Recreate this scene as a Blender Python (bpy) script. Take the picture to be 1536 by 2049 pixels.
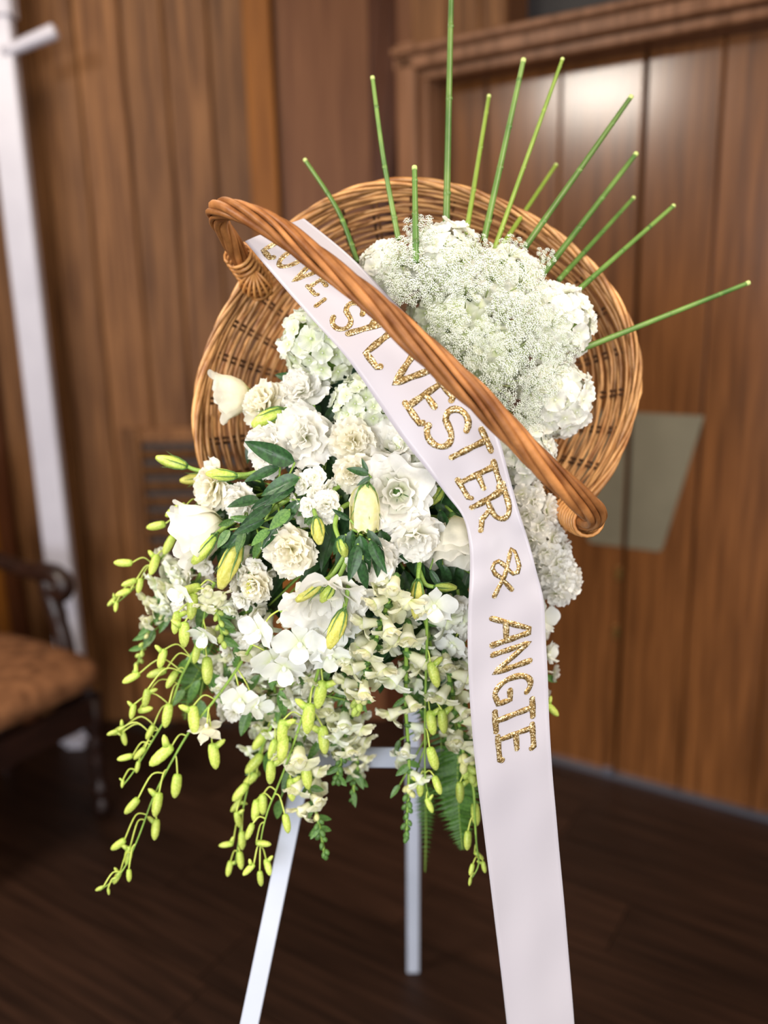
import bpy, math, random
from mathutils import Vector, Matrix, noise as mnoise
random.seed(7)
PI = math.pi
for _o in list(bpy.data.objects):
    bpy.data.objects.remove(_o)
SC = bpy.context.scene
COL = SC.collection

# ------------------------------------------------------------------ camera
FPX, TH, PH, HC = 1700.0, math.radians(13.5), math.radians(1.3), 1.42
CAM = Vector((0, 0, HC))
FW = Vector((0, math.cos(TH), -math.sin(TH)))
_R = Vector((1, 0, 0)); _U = _R.cross(FW)
CX = _R * math.cos(PH) - _U * math.sin(PH)
CY = _U * math.cos(PH) + _R * math.sin(PH)
cd = bpy.data.cameras.new('camera'); cam = bpy.data.objects.new('camera', cd); COL.objects.link(cam)
cam.matrix_world = Matrix.Translation(CAM) @ Matrix((CX, CY, -FW)).transposed().to_4x4()
cd.sensor_fit = 'VERTICAL'; cd.sensor_height = 36.0; cd.lens = FPX / 2049 * 36.0
cd.clip_start = 0.05
cd.dof.use_dof = True; cd.dof.focus_distance = 0.985; cd.dof.aperture_fstop = 1.5
SC.camera = cam

# ------------------------------------------------------------------ world, lights, exposure
wd = bpy.data.worlds.new('world'); SC.world = wd; wd.use_nodes = True
wd.node_tree.nodes['Background'].inputs[0].default_value = (1.0, 0.97, 0.94, 1)
wd.node_tree.nodes['Background'].inputs[1].default_value = 0.15
def area(name, loc, target, sx, sy, power, color):
    l = bpy.data.lights.new(name, 'AREA'); l.shape = 'RECTANGLE'; l.size = sx; l.size_y = sy
    l.energy = power; l.color = color
    o = bpy.data.objects.new(name, l); COL.objects.link(o); o.location = loc
    o.rotation_euler = (Vector(target) - Vector(loc)).to_track_quat('-Z', 'Y').to_euler()
    return o
area('ceiling_lamp', (-1.95, 0.40, 2.66), (-1.6, 0.6, 0), 0.6, 0.6, 50, (1.0, 0.91, 0.80))
area('ceiling_lamp', (0.75, 0.2, 2.66), (0.75, 0.2, 0), 0.9, 0.9, 24, (1.0, 0.86, 0.70))
area('ceiling_lamp', (-0.75, 2.05, 2.66), (-0.75, 2.2, 0), 0.6, 0.4, 6, (1.0, 0.86, 0.68))
area('window_and_fill_light', (-1.2, -2.6, 1.5), (0.1, 1.2, 0.9), 2.2, 1.6, 92, (0.96, 0.965, 1.0))
area('window_and_fill_light', (2.0, -2.0, 1.55), (0.1, 1.0, 1.0), 1.2, 1.4, 34, (1.0, 0.95, 0.90))  # added fill lamp brightening the right-hand blooms, no window known on this side
SC.view_settings.view_transform = 'Standard'; SC.view_settings.look = 'None'
SC.view_settings.gamma = 1.0; SC.view_settings.use_curve_mapping = False
SC.view_settings.exposure = 0.54

# ------------------------------------------------------------------ projection helpers (pixel of the 1536x2049 photo -> metric point)
def ray(px, py): return FW + CX * ((px - 768) / FPX) - CY * ((py - 1024.5) / FPX)
def P(px, py, d): return CAM + ray(px, py) * d
def onz(px, py, z=0.0):
    r = ray(px, py); return CAM + r * ((z - HC) / r.z)
def onpl(px, py, a, n):
    r = ray(px, py); return CAM + r * ((a - CAM).dot(n) / r.dot(n))
M2P = 1 / FPX
def g2(px, py, x, y, sx, sy): return math.exp(-((px - x) / sx) ** 2 - ((py - y) / sy) ** 2)
def D(px, py):
    """depth of the front of the bouquet"""
    a = 0.115 * g2(px, py, 910, 690, 300, 270) ; b = 0.125 * g2(px, py, 720, 1080, 330, 300)
    return 1.10 - max(a, b) - 0.25 * min(a, b)

# ------------------------------------------------------------------ mesh kit
class G:
    def __init__(s): s.v = []; s.f = []; s.uv = []; s.m = []
    def grid(s, fn, nu, nv, M=None, mi=0, u0=-1.0, u1=1.0):
        b = len(s.v)
        for j in range(nv + 1):
            for i in range(nu + 1):
                p = Vector(fn(u0 + (u1 - u0) * i / nu, j / nv))
                s.v.append(M @ p if M else p); s.uv.append((i / nu, j / nv))
        w = nu + 1
        for j in range(nv):
            for i in range(nu):
                s.f.append((b + j * w + i, b + j * w + i + 1, b + (j + 1) * w + i + 1, b + (j + 1) * w + i)); s.m.append(mi)
    def tube(s, pts, rad, sides=6, mi=0, cap=True, M=None, closed=False):
        pts = [Vector(p) for p in pts]; n = len(pts)
        if not hasattr(rad, '__len__'): rad = [rad] * n
        b = len(s.v); nrm = None
        for i, p in enumerate(pts):
            if closed: t = pts[(i + 1) % n] - pts[i - 1]
            else: t = pts[min(i + 1, n - 1)] - pts[max(i - 1, 0)]
            t.normalize()
            if nrm is None:
                nrm = t.orthogonal().normalized()
            nrm = (nrm - t * nrm.dot(t)).normalized(); bn = t.cross(nrm)
            for k in range(sides):
                a = 2 * PI * k / sides
                q = p + (nrm * math.cos(a) + bn * math.sin(a)) * rad[i]
                s.v.append(M @ q if M else q); s.uv.append((k / sides, i / max(1, n - 1)))
        for i in range(n if closed else n - 1):
            for k in range(sides):
                a, c = b + i * sides, b + ((i + 1) % n) * sides
                s.f.append((a + k, a + (k + 1) % sides, c + (k + 1) % sides, c + k)); s.m.append(mi)
        if cap and not closed:
            s.f.append(tuple(b + k for k in reversed(range(sides)))); s.m.append(mi)
            s.f.append(tuple(b + (n - 1) * sides + k for k in range(sides))); s.m.append(mi)
    def lathe(s, prof, sides=12, M=None, mi=0, ridge=0, rn=5, tw=0):
        """prof: list of (r, z)"""
        b = len(s.v); n = len(prof)
        for j, (r, z) in enumerate(prof):
            for k in range(sides):
                a = 2 * PI * k / sides + tw * j / n
                rr = r * (1 + ridge * math.cos(rn * 2 * PI * k / sides))
                q = Vector((rr * math.cos(a), rr * math.sin(a), z))
                s.v.append(M @ q if M else q); s.uv.append((k / sides, j / (n - 1)))
        for j in range(n - 1):
            for k in range(sides):
                s.f.append((b + j * sides + k, b + j * sides + (k + 1) % sides, b + (j + 1) * sides + (k + 1) % sides, b + (j + 1) * sides + k)); s.m.append(mi)
        s.f.append(tuple(b + k for k in reversed(range(sides)))); s.m.append(mi)
        s.f.append(tuple(b + (n - 1) * sides + k for k in range(sides))); s.m.append(mi)
    def box(s, x0, x1, y0, y1, z0, z1, c=0.0, M=None, mi=0):
        """box, with the four long z edges chamfered by c"""
        if c <= 0:
            o = [(x0, y0), (x1, y0), (x1, y1), (x0, y1)]
        else:
            o = [(x0 + c, y0), (x1 - c, y0), (x1, y0 + c), (x1, y1 - c), (x1 - c, y1), (x0 + c, y1), (x0, y1 - c), (x0, y0 + c)]
        b = len(s.v); n = len(o)
        for z in (z0, z1):
            for (x, y) in o:
                q = Vector((x, y, z)); s.v.append(M @ q if M else q); s.uv.append((x, z))
        for k in range(n):
            s.f.append((b + k, b + (k + 1) % n, b + n + (k + 1) % n, b + n + k)); s.m.append(mi)
        s.f.append(tuple(b + k for k in reversed(range(n)))); s.m.append(mi)
        s.f.append(tuple(b + n + k for k in range(n))); s.m.append(mi)
    def mesh(s, name, mats, smooth=True):
        me = bpy.data.meshes.new(name)
        me.from_pydata([tuple(p) for p in s.v], [], s.f)
        if not isinstance(mats, (list, tuple)): mats = [mats]
        for m in mats: me.materials.append(m)
        me.polygons.foreach_set('material_index', s.m)
        me.polygons.foreach_set('use_smooth', [smooth] * len(s.f))
        uvl = me.uv_layers.new(name='UVMap')
        li = [0] * len(me.loops); me.loops.foreach_get('vertex_index', li)
        flat = []
        for i in li: flat.extend(s.uv[i])
        uvl.data.foreach_set('uv', flat)
        me.update()
        return me

def ob(name, me, parent=None, M=None):
    o = bpy.data.objects.new(name, me); COL.objects.link(o)
    if parent: o.parent = parent
    if M is not None: o.matrix_local = M
    return o
def tag(o, label, cat, group=None, kind=None):
    o['label'] = label; o['category'] = cat
    if group: o['group'] = group
    if kind: o['kind'] = kind
    return o
def thing(name, label, cat, M, group=None):
    if isinstance(M, Vector): M = Matrix.Translation(M)
    o = bpy.data.objects.new(name, None); COL.objects.link(o); o.matrix_world = M
    o.empty_display_size = 0.02
    tag(o, label, cat, group); return o
def struct(name, me, label=None, M=None):
    o = ob(name, me, None, M); o['kind'] = 'structure'; o['label'] = label or name.replace('_', ' '); o['category'] = name.split('_')[0]
    return o
def basis(loc, z, up=Vector((0, 0, 1)), s=1.0, roll=0.0):
    z = Vector(z).normalized(); x = Vector(up).cross(z)
    if x.length < 1e-4: x = Vector((1, 0, 0)).cross(z)
    x.normalize(); y = z.cross(x)
    R = Matrix((x, y, z)).transposed().to_4x4()
    return Matrix.Translation(loc) @ R @ Matrix.Rotation(roll, 4, 'Z') @ Matrix.Scale(s, 4)
def wpart(name, g, mats, parent, M):
    """part modelled in world space, stored in the local space of its thing (matrix M)"""
    me = g.mesh(name, mats); me.transform(M.inverted()); return ob(name, me, parent)
def spline(pts, n=6):
    pts = [Vector(p) for p in pts]; out = []
    for i in range(len(pts) - 1):
        a = pts[max(i - 1, 0)]; b = pts[i]; c = pts[i + 1]; d = pts[min(i + 2, len(pts) - 1)]
        for k in range(n):
            t = k / n
            out.append(0.5 * (2 * b + (c - a) * t + (2 * a - 5 * b + 4 * c - d) * t * t + (3 * b - a - 3 * c + d) * t ** 3))
    out.append(pts[-1]); return out

# ------------------------------------------------------------------ materials
def mat(name, c1, c2=None, scale=20, rough=0.6, bump=0.0, bscale=None, stretch=(1, 1, 1), metal=0.0, transl=0.0,
        grad=None, rnd=0.0, coat=0.0, spec=0.5, detail=3, sheen=0.0, objsp=True):
    m = bpy.data.materials.new(name); m.use_nodes = True; nt = m.node_tree; N = nt.nodes; L = nt.links
    bs = N['Principled BSDF']; out = N['Material Output']
    tc = N.new('ShaderNodeTexCoord'); mp = N.new('ShaderNodeMapping'); L.new(tc.outputs['Object'], mp.inputs[0])
    mp.inputs['Scale'].default_value = stretch
    col = None
    if c2 is not None:
        nz = N.new('ShaderNodeTexNoise'); nz.inputs['Scale'].default_value = scale; nz.inputs['Detail'].default_value = detail
        L.new(mp.outputs[0], nz.inputs['Vector'])
        rp = N.new('ShaderNodeValToRGB'); rp.color_ramp.elements[0].position = 0.34; rp.color_ramp.elements[1].position = 0.66
        rp.color_ramp.elements[0].color = (*c1, 1); rp.color_ramp.elements[1].color = (*c2, 1)
        L.new(nz.outputs[0], rp.inputs[0]); col = rp.outputs[0]
        if rnd:
            oi = N.new('ShaderNodeObjectInfo'); ad = N.new('ShaderNodeVectorMath'); ad.operation = 'SCALE'; ad.inputs['Scale'].default_value = 37.0
            cv = N.new('ShaderNodeCombineXYZ'); L.new(oi.outputs['Random'], cv.inputs[0]); L.new(oi.outputs['Random'], cv.inputs[1])
            L.new(cv.outputs[0], ad.inputs[0]); L.new(ad.outputs[0], mp.inputs['Location'])
    if grad is not None:                       # natural tint along the petal: list of (pos, colour)
        uv = N.new('ShaderNodeUVMap'); sp = N.new('ShaderNodeSeparateXYZ'); L.new(uv.outputs[0], sp.inputs[0])
        gr = N.new('ShaderNodeValToRGB'); e = gr.color_ramp.elements
        e[0].position, e[0].color = grad[0][0], (*grad[0][1], 1); e[1].position, e[1].color = grad[-1][0], (*grad[-1][1], 1)
        for pos, c in grad[1:-1]:
            x = e.new(pos); x.color = (*c, 1)
        L.new(sp.outputs[1], gr.inputs[0])
        if col is not None:
            mx = N.new('ShaderNodeMix'); mx.data_type = 'RGBA'; mx.blend_type = 'MULTIPLY'; mx.inputs[0].default_value = 1.0
            L.new(gr.outputs[0], mx.inputs[6]); L.new(col, mx.inputs[7]); col = mx.outputs[2]
        else: col = gr.outputs[0]
    if rnd:
        oi2 = N.new('ShaderNodeObjectInfo'); hs = N.new('ShaderNodeHueSaturation'); mr = N.new('ShaderNodeMapRange')
        mr.inputs[3].default_value = 1 - rnd; mr.inputs[4].default_value = 1 + rnd
        L.new(oi2.outputs['Random'], mr.inputs[0]); L.new(mr.outputs[0], hs.inputs['Value'])
        if col is not None: L.new(col, hs.inputs['Color'])
        else: hs.inputs['Color'].default_value = (*c1, 1)
        col = hs.outputs[0]
    if col is not None: L.new(col, bs.inputs['Base Color'])
    else: bs.inputs['Base Color'].default_value = (*c1, 1)
    bs.inputs['Roughness'].default_value = rough; bs.inputs['Metallic'].default_value = metal
    bs.inputs['Coat Weight'].default_value = coat; bs.inputs['Coat Roughness'].default_value = 0.185; bs.inputs['Specular IOR Level'].default_value = spec
    bs.inputs['Sheen Weight'].default_value = sheen
    if bump:
        nb = N.new('ShaderNodeTexNoise'); nb.inputs['Scale'].default_value = bscale or scale; nb.inputs['Detail'].default_value = 4
        L.new(mp.outputs[0], nb.inputs['Vector'])
        bp = N.new('ShaderNodeBump'); bp.inputs['Strength'].default_value = bump; bp.inputs['Distance'].default_value = 0.002
        L.new(nb.outputs[0], bp.inputs['Height']); L.new(bp.outputs[0], bs.inputs['Normal'])
    if transl:
        tr = N.new('ShaderNodeBsdfTranslucent'); ms = N.new('ShaderNodeMixShader'); ms.inputs[0].default_value = transl
        if col is not None: L.new(col, tr.inputs[0])
        else: tr.inputs[0].default_value = (*c1, 1)
        L.new(bs.outputs[0], ms.inputs[1]); L.new(tr.outputs[0], ms.inputs[2]); L.new(ms.outputs[0], out.inputs[0])
    return m

def wood(name, c1, c2, rough, rnd=0.12, coat=0.0, bands=9.0, axis=(7, 7, 0.35)):
    return mat(name, c1, c2, scale=bands, rough=rough, spec=0.16, bump=0.15, bscale=bands * 6, stretch=axis, rnd=rnd, coat=coat, detail=5)

WALNUT = wood('walnut_panel', (0.082, 0.032, 0.010), (0.190, 0.084, 0.030), 0.5, rnd=0.22)
DOORW = wood('door_wood', (0.084, 0.029, 0.0065), (0.170, 0.063, 0.0165), 0.36, rnd=0.08, coat=1.0)
ORANGE = wood('amber_wood', (0.135, 0.044, 0.005), (0.21, 0.074, 0.010), 0.5, rnd=0.05)
PLAINW = wood('plain_panel', (0.105, 0.040, 0.016), (0.150, 0.062, 0.026), 0.5, rnd=0.03)
DARKW = wood('dark_trim', (0.050, 0.015, 0.005), (0.085, 0.027, 0.009), 0.45, rnd=0.05)
TRIMW = wood('casing_wood', (0.135, 0.060, 0.028), (0.24, 0.115, 0.060), 0.33, rnd=0.05)
FLOORM = wood('floor_plank', (0.013, 0.0055, 0.0030), (0.032, 0.0140, 0.0078), 0.5, rnd=0.25, bands=6, axis=(0.5, 9, 9))
SUBF = mat('subfloor', (0.012, 0.007, 0.005), rough=0.8)
CEILM = mat('ceiling_paint', (0.62, 0.55, 0.45), rough=0.9)
WPAINT = mat('white_paint', (0.50, 0.485, 0.55), (0.46, 0.445, 0.51), scale=8, rough=0.35)
METALW = mat('white_metal', (0.44, 0.48, 0.58), (0.40, 0.44, 0.53), scale=10, rough=0.3, spec=0.6)
PLATEM = mat('push_plate', (0.20, 0.18, 0.125), (0.26, 0.235, 0.165), scale=4, rough=0.42, metal=0.55)
STEEL = mat('steel_strip', (0.20, 0.22, 0.28), rough=0.3, metal=0.8)
BRASS = mat('brass', (0.55, 0.32, 0.10), rough=0.3, metal=0.9)
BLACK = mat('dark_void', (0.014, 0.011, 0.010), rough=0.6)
MAHOG = mat('chair_wood', (0.012, 0.0045, 0.003), (0.022, 0.008, 0.005), scale=12, rough=0.36, stretch=(1, 1, 4))
UPHOL = mat('seat_damask', (0.105, 0.042, 0.016), (0.23, 0.100, 0.042), scale=22, rough=0.9, bump=0.3, bscale=90, detail=2, spec=0.2)
WICK = mat('wicker', (0.25, 0.098, 0.026), (0.66, 0.350, 0.130), scale=26, rough=0.42, bump=0.25, bscale=160, rnd=0.22, detail=5)
WICKD = mat('wicker_handle', (0.17, 0.058, 0.016), (0.46, 0.195, 0.062), scale=22, rough=0.46, bump=0.25, bscale=200, rnd=0.15, detail=5, spec=0.25)
CANE = mat('cane_binding', (0.48, 0.20, 0.055), (0.66, 0.32, 0.10), scale=60, rough=0.4, rnd=0.08)
STAKEM = mat('stake', (0.055, 0.022, 0.009), (0.16, 0.070, 0.026), scale=40, rough=0.6, rnd=0.2)
SATIN = mat('satin', (0.490, 0.462, 0.510), (0.515, 0.487, 0.530), scale=3, rough=0.36, sheen=0.15, transl=0.10, bump=0.05, bscale=9)
WHITE = mat('white_petal', (0.965, 0.97, 0.95), (1, 1, 1), scale=9, rough=0.62, transl=0.38, bump=0.15, bscale=26, spec=0.25, rnd=0.03,
            grad=[(0.0, (0.74, 0.80, 0.42)), (0.25, (0.94, 0.93, 0.80)), (0.6, (0.97, 0.955, 0.91)), (1.0, (0.97, 0.96, 0.93))])
CREAM = mat('cream_petal', (0.965, 0.97, 0.95), (1, 1, 1), scale=9, rough=0.62, transl=0.38, bump=0.15, bscale=26, spec=0.25, rnd=0.03,
            grad=[(0.0, (0.80, 0.80, 0.38)), (0.3, (0.95, 0.91, 0.72)), (1.0, (0.965, 0.935, 0.85))])
HYDR = mat('hydrangea_petal', (0.965, 0.97, 0.95), (1, 1, 1), scale=4, rough=0.65, transl=0.38, spec=0.2, rnd=0.06, bump=0.3, bscale=20,
           grad=[(0.0, (0.80, 0.86, 0.50)), (0.2, (0.94, 0.95, 0.80)), (0.55, (0.96, 0.955, 0.90)), (1.0, (0.965, 0.96, 0.93))])
HYDRG = mat('green_hydrangea_petal', (0.965, 0.97, 0.95), (1, 1, 1), scale=4, rough=0.65, transl=0.3, spec=0.2, rnd=0.06, bump=0.3, bscale=20,
            grad=[(0.0, (0.66, 0.78, 0.32)), (0.3, (0.86, 0.92, 0.66)), (0.6, (0.91, 0.94, 0.80)), (1.0, (0.93, 0.95, 0.87))])
SNAP = mat('snapdragon_petal', (0.965, 0.97, 0.95), (1, 1, 1), scale=9, rough=0.6, transl=0.38, spec=0.25, rnd=0.04, bump=0.3, bscale=24,
           grad=[(0.0, (0.66, 0.78, 0.28)), (0.35, (0.92, 0.92, 0.62)), (1.0, (0.965, 0.95, 0.80))])
DENDR = mat('orchid_petal', (0.965, 0.97, 0.95), (1, 1, 1), scale=5, rough=0.5, transl=0.3, spec=0.3, rnd=0.03,
            grad=[(0.0, (0.78, 0.84, 0.52)), (0.35, (0.93, 0.95, 0.88)), (1.0, (0.94, 0.955, 0.95))])
BUDG = mat('bud_green', (0.50, 0.63, 0.10), (0.72, 0.78, 0.24), scale=14, rough=0.42, transl=0.2, rnd=0.16,
           grad=[(0.0, (0.62, 0.80, 0.5)), (0.5, (0.95, 0.98, 0.8)), (1.0, (1.0, 1.0, 0.9))])
BUDY = mat('bud_yellow', (0.70, 0.68, 0.13), (0.88, 0.84, 0.30), scale=10, rough=0.48, transl=0.25, bump=0.4, bscale=22, rnd=0.06,
           grad=[(0.0, (0.60, 0.74, 0.5)), (0.35, (0.95, 0.96, 0.8)), (1.0, (0.98, 0.98, 0.9))])
BUDC = mat('bud_cream', (0.90, 0.87, 0.46), (0.96, 0.93, 0.68), scale=10, rough=0.5, transl=0.38, bump=0.4, bscale=22, rnd=0.04,
           grad=[(0.0, (0.66, 0.78, 0.5)), (0.3, (0.96, 0.97, 0.85)), (1.0, (1.0, 1.0, 1.0))])
SBUD = mat('spike_bud', (0.34, 0.48, 0.08), (0.55, 0.66, 0.16), scale=14, rough=0.5, transl=0.15, rnd=0.15)
SBUDP = mat('pale_spike_bud', (0.72, 0.74, 0.26), (0.84, 0.83, 0.45), scale=14, rough=0.5, transl=0.2, rnd=0.08)
STEMG = mat('stem_green', (0.17, 0.30, 0.045), (0.27, 0.42, 0.07), scale=30, rough=0.45, rnd=0.15)
STEMY = mat('pedicel_green', (0.42, 0.52, 0.08), (0.54, 0.62, 0.13), scale=30, rough=0.45, rnd=0.1)
REED = mat('reed_green', (0.055, 0.135, 0.024), (0.140, 0.240, 0.050), scale=18, rough=0.38, rnd=0.22, bump=0.1, bscale=80)
REEDY = mat('pale_reed_green', (0.16, 0.26, 0.030), (0.24, 0.34, 0.05), scale=18, rough=0.4, rnd=0.12)
REEDT = mat('reed_tip', (0.50, 0.60, 0.20), rough=0.6)
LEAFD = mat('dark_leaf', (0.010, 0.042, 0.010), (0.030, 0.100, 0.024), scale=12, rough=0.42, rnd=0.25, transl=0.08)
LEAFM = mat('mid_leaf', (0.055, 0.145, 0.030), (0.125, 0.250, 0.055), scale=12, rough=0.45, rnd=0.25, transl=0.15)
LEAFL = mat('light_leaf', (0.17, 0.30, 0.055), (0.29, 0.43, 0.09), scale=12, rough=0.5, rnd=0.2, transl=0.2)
FERNM = mat('fern_green', (0.035, 0.115, 0.012), (0.085, 0.215, 0.022), scale=12, rough=0.5, rnd=0.2, transl=0.25)
LACE = mat('lace_floret', (0.80, 0.87, 0.83), (0.90, 0.92, 0.86), scale=60, rough=0.8, transl=0.2, rnd=0.05)
LACEG = mat('lace_ray', (0.36, 0.46, 0.16), (0.50, 0.58, 0.28), scale=60, rough=0.7)
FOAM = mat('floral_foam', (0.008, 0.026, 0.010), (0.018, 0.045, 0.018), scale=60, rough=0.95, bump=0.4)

def glitter():
    m = bpy.data.materials.new('gold_glitter'); m.use_nodes = True; nt = m.node_tree; N = nt.nodes; L = nt.links; bs = N['Principled BSDF']
    tc = N.new('ShaderNodeTexCoord'); v = N.new('ShaderNodeTexVoronoi'); v.inputs['Scale'].default_value = 750
    L.new(tc.outputs['Object'], v.inputs['Vector'])
    sp = N.new('ShaderNodeSeparateColor'); L.new(v.outputs['Color'], sp.inputs[0])
    rp = N.new('ShaderNodeValToRGB'); e = rp.color_ramp.elements
    e[0].position = 0.0; e[0].color = (0.13, 0.072, 0.018, 1); e[1].position = 1.0; e[1].color = (1.0, 0.88, 0.58, 1)
    x = e.new(0.62); x.color = (0.40, 0.255, 0.085, 1)
    L.new(sp.outputs[0], rp.inputs[0]); L.new(rp.outputs[0], bs.inputs['Base Color'])
    bs.inputs['Metallic'].default_value = 0.6; bs.inputs['Roughness'].default_value = 0.40
    bp = N.new('ShaderNodeBump'); bp.inputs['Strength'].default_value = 0.7; bp.inputs['Distance'].default_value = 0.0006
    L.new(sp.outputs[1], bp.inputs['Height']); L.new(bp.outputs[0], bs.inputs['Normal'])
    return m
GOLD = glitter()

# ================================================================== ROOM
A0 = Vector((0.51402, 2.46154, 0)); DR = Vector((0.84105, -0.54095, 0)).normalized(); NR = Vector((DR.y, -DR.x, 0))
def MW(origin, dx, n):          # local: x along wall, y out of the wall into the room, z up
    return Matrix.Translation(origin) @ Matrix((dx, n, Vector((0, 0, 1)))).transposed().to_4x4()
WR = MW(A0, DR, NR)             # right wall, s = local x
H = 2.75
# floor
g = G(); g.box(-3.6, 3.2, -2.9, 3.6, -0.06, -0.006); floor = struct('floor', g.mesh('floor', SUBF, False), 'dark floor of long brown planks')
rngf = random.Random(3)
plank_meshes = []
for L_ in (1.22,):
    g = G(); g.box(0, 1.0, 0, 1.0, 0, 1.0); 
PW, PL = 0.18, 1.22
g = G(); g.box(0.0012, PL - 0.0012, 0.0012, PW - 0.0012, -0.006, 0.0); pm = g.mesh('plank', FLOORM, False)
# planks run parallel to the double doors
nP = Vector((-DR.y, DR.x, 0))
rot = Matrix((DR, nP, Vector((0, 0, 1)))).transposed().to_4x4()
for r in range(-16, 14):
    off = rngf.uniform(0, PL)
    for c in range(-4, 4):
        o_ = A0 + nP * (r * PW) + DR * (c * PL + off - 0.6)
        cpt = o_ + DR * PL / 2 + nP * PW / 2
        if not (-2.6 < cpt.x < 1.9 and 0.2 < cpt.y < 3.0): continue
        if (cpt - A0).dot(NR) < -0.30: continue
        ob('plank', pm, floor, Matrix.Translation(o_) @ rot)
# ceiling
g = G(); g.box(-3.6, 3.2, -2.9, 3.6, H, H + 0.08); struct('ceiling', g.mesh('ceiling', CEILM, False), 'plain pale ceiling')
# right wall: slab, the boards above the head casing, the opening
g = G(); g.box(-0.56, 2.2, -0.14, -0.055, 0, H); wr = struct('wall_right', g.mesh('wall_right', PLAINW, False), 'wood panelled wall around the double doors', WR)
def boards(parent, xs, z0, z1, y0, y1, m, gap=0.004, c=0.004):
    for a, b in zip(xs[:-1], xs[1:]):
        g = G(); g.box(0, b - a - gap, y0, y1, z0, z1, c=c)
        ob('board', g.mesh('board', m, False), parent, Matrix.Translation((a + gap / 2, 0, 0)))
CY0 = 0.13                                              # the casing stands well proud of the door leaves
iWR = WR.inverted()
def rx(px, py, y): return iWR @ onpl(px, py, A0 + NR * y, NR)
ss = [rx(p_, 60, 0.09).x for p_ in (822, 895, 960, 1012)]
g = G(); g.box(ss[0] - 0.05, ss[-1], -0.055, 0.082, 2.05, H); ob('wall_head', g.mesh('wall_head', PLAINW, False), wr)
boards(wr, ss, 2.10, H, 0.082, 0.092, WALNUT)
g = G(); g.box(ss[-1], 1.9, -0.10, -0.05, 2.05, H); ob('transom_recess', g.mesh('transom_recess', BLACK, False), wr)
boards(wr, [1.05, 1.2, 1.36, 1.52, 1.70], 0, 2.05, -0.05, 0.0, WALNUT)
sa, sb = rx(791, 300, CY0).x, rx(830, 300, CY0).x
g = G(); g.box(sa, sb, -0.055, CY0, 0, 2.13, c=0.010); g.box(sb, sb + 0.022, -0.055, CY0 - 0.035, 0, 2.036, c=0.004); g.box(sb + 0.022, -0.402, -0.055, 0.02, 0, 2.036, c=0.004)
struct('trim_1', g.mesh('trim_1', TRIMW, False), 'upright moulded casing beside the double doors', WR)
g = G(); RX = Matrix.Rotation(PI / 2, 4, 'Y')
for (z0, z1, yf) in ((2.036, 2.062, CY0 - 0.03), (2.062, 2.098, CY0), (2.098, 2.118, CY0 + 0.018)):
    g.box(-z1, -z0, -0.055, yf, sa, 1.9, c=0.005, M=RX)
struct('trim_2', g.mesh('trim_2', TRIMW, False), 'head casing running above the double doors', WR)
# two door leaves of vertical panels
def leaf(n, xs, label):
    g = G(); g.box(xs[0] + 0.002, xs[-1] - 0.002, -0.05, -0.020, 0.012, 2.034)
    d = struct('door_%d' % n, g.mesh('door', DARKW, False), label, WR)
    for a, b in zip(xs[:-1], xs[1:]):
        g = G(); g.box(0, b - a - 0.005, -0.020, -0.006, 0.014, 2.036, c=0.0035)
        ob('door_panel', g.mesh('door_panel', DOORW, False), d, Matrix.Translation((a + 0.0025, 0, 0)))
    return d
d1 = leaf(1, [-0.400, -0.24, -0.02, 0.203], 'brown double door leaf nearer the corner')
d2 = leaf(2, [0.209, 0.395, 0.60, 0.80, 1.0], 'brown double door leaf beyond the centre gap')
def plate(par, x0, sgn):
    pts = [(0, 0.735), (0, 1.123), (0.188, 1.123), (0.188, 1.118), (0.100, 0.745), (0.092, 0.735)]
    g = G(); n = len(pts)
    for y in (-0.006, -0.0025):
        for (x, z) in pts: g.v.append(Vector((x0 + sgn * x, y, z))); g.uv.append((x, z))
    for k in range(n): g.f.append((k, (k + 1) % n, n + (k + 1) % n, n + k)); g.m.append(0)
    g.f.append(tuple(range(n))); g.m.append(0); g.f.append(tuple(n + k for k in range(n))); g.m.append(0)
    ob('push_plate', g.mesh('push_plate', PLATEM, False), par)['label'] = 'tapered dull green-grey push plate'
plate(d1, 0.198, -1); plate(d2, 0.214, 1)
for z in (0.655, 0.475):
    g = G(); g.box(-0.009, 0.009, -0.008, 0.006, -0.016, 0.016, c=0.004)
    ob('latch', g.mesh('latch', BRASS, False), d1, Matrix.Translation((0.194, 0, z)))
g = G(); g.box(-0.014, 0.014, -0.006, 0.010, 0.002, 0.022); ob('floor_bolt', g.mesh('floor_bolt', STEEL, False), d1, Matrix.Translation((0.19, 0, 0)))
g = G(); g.box(-0.400, 1.0, -0.054, 0.012, 0.0, 0.012); struct('trim_3', g.mesh('trim_3', STEEL, False), 'dull metal threshold strip under the double doors', WR)
# back wall (left part)
K = WR @ Vector((-0.555, 0, 0))                         # corner by the casing
LB = Vector((-1.0, 0.035, 0)).normalized(); NB = Vector((-0.035, -1.0, 0)).normalized()
WB = MW(K, LB, NB)                                      # x runs to the left
iWB = WB.inverted()
def bx(px, py): return (iWB @ onpl(px, py, K, NB))
g = G(); g.box(-0.06, 3.4, -0.12, -0.02, 0, H); wb = struct('wall_back', g.mesh('wall_back', DARKW, False), 'wood panelled wall behind the flower stand', WB)
xe = [bx(p, 20).x for p in (490, 412, 322, 236, 142, 60, -20, -110, -200, -300)]
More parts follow.
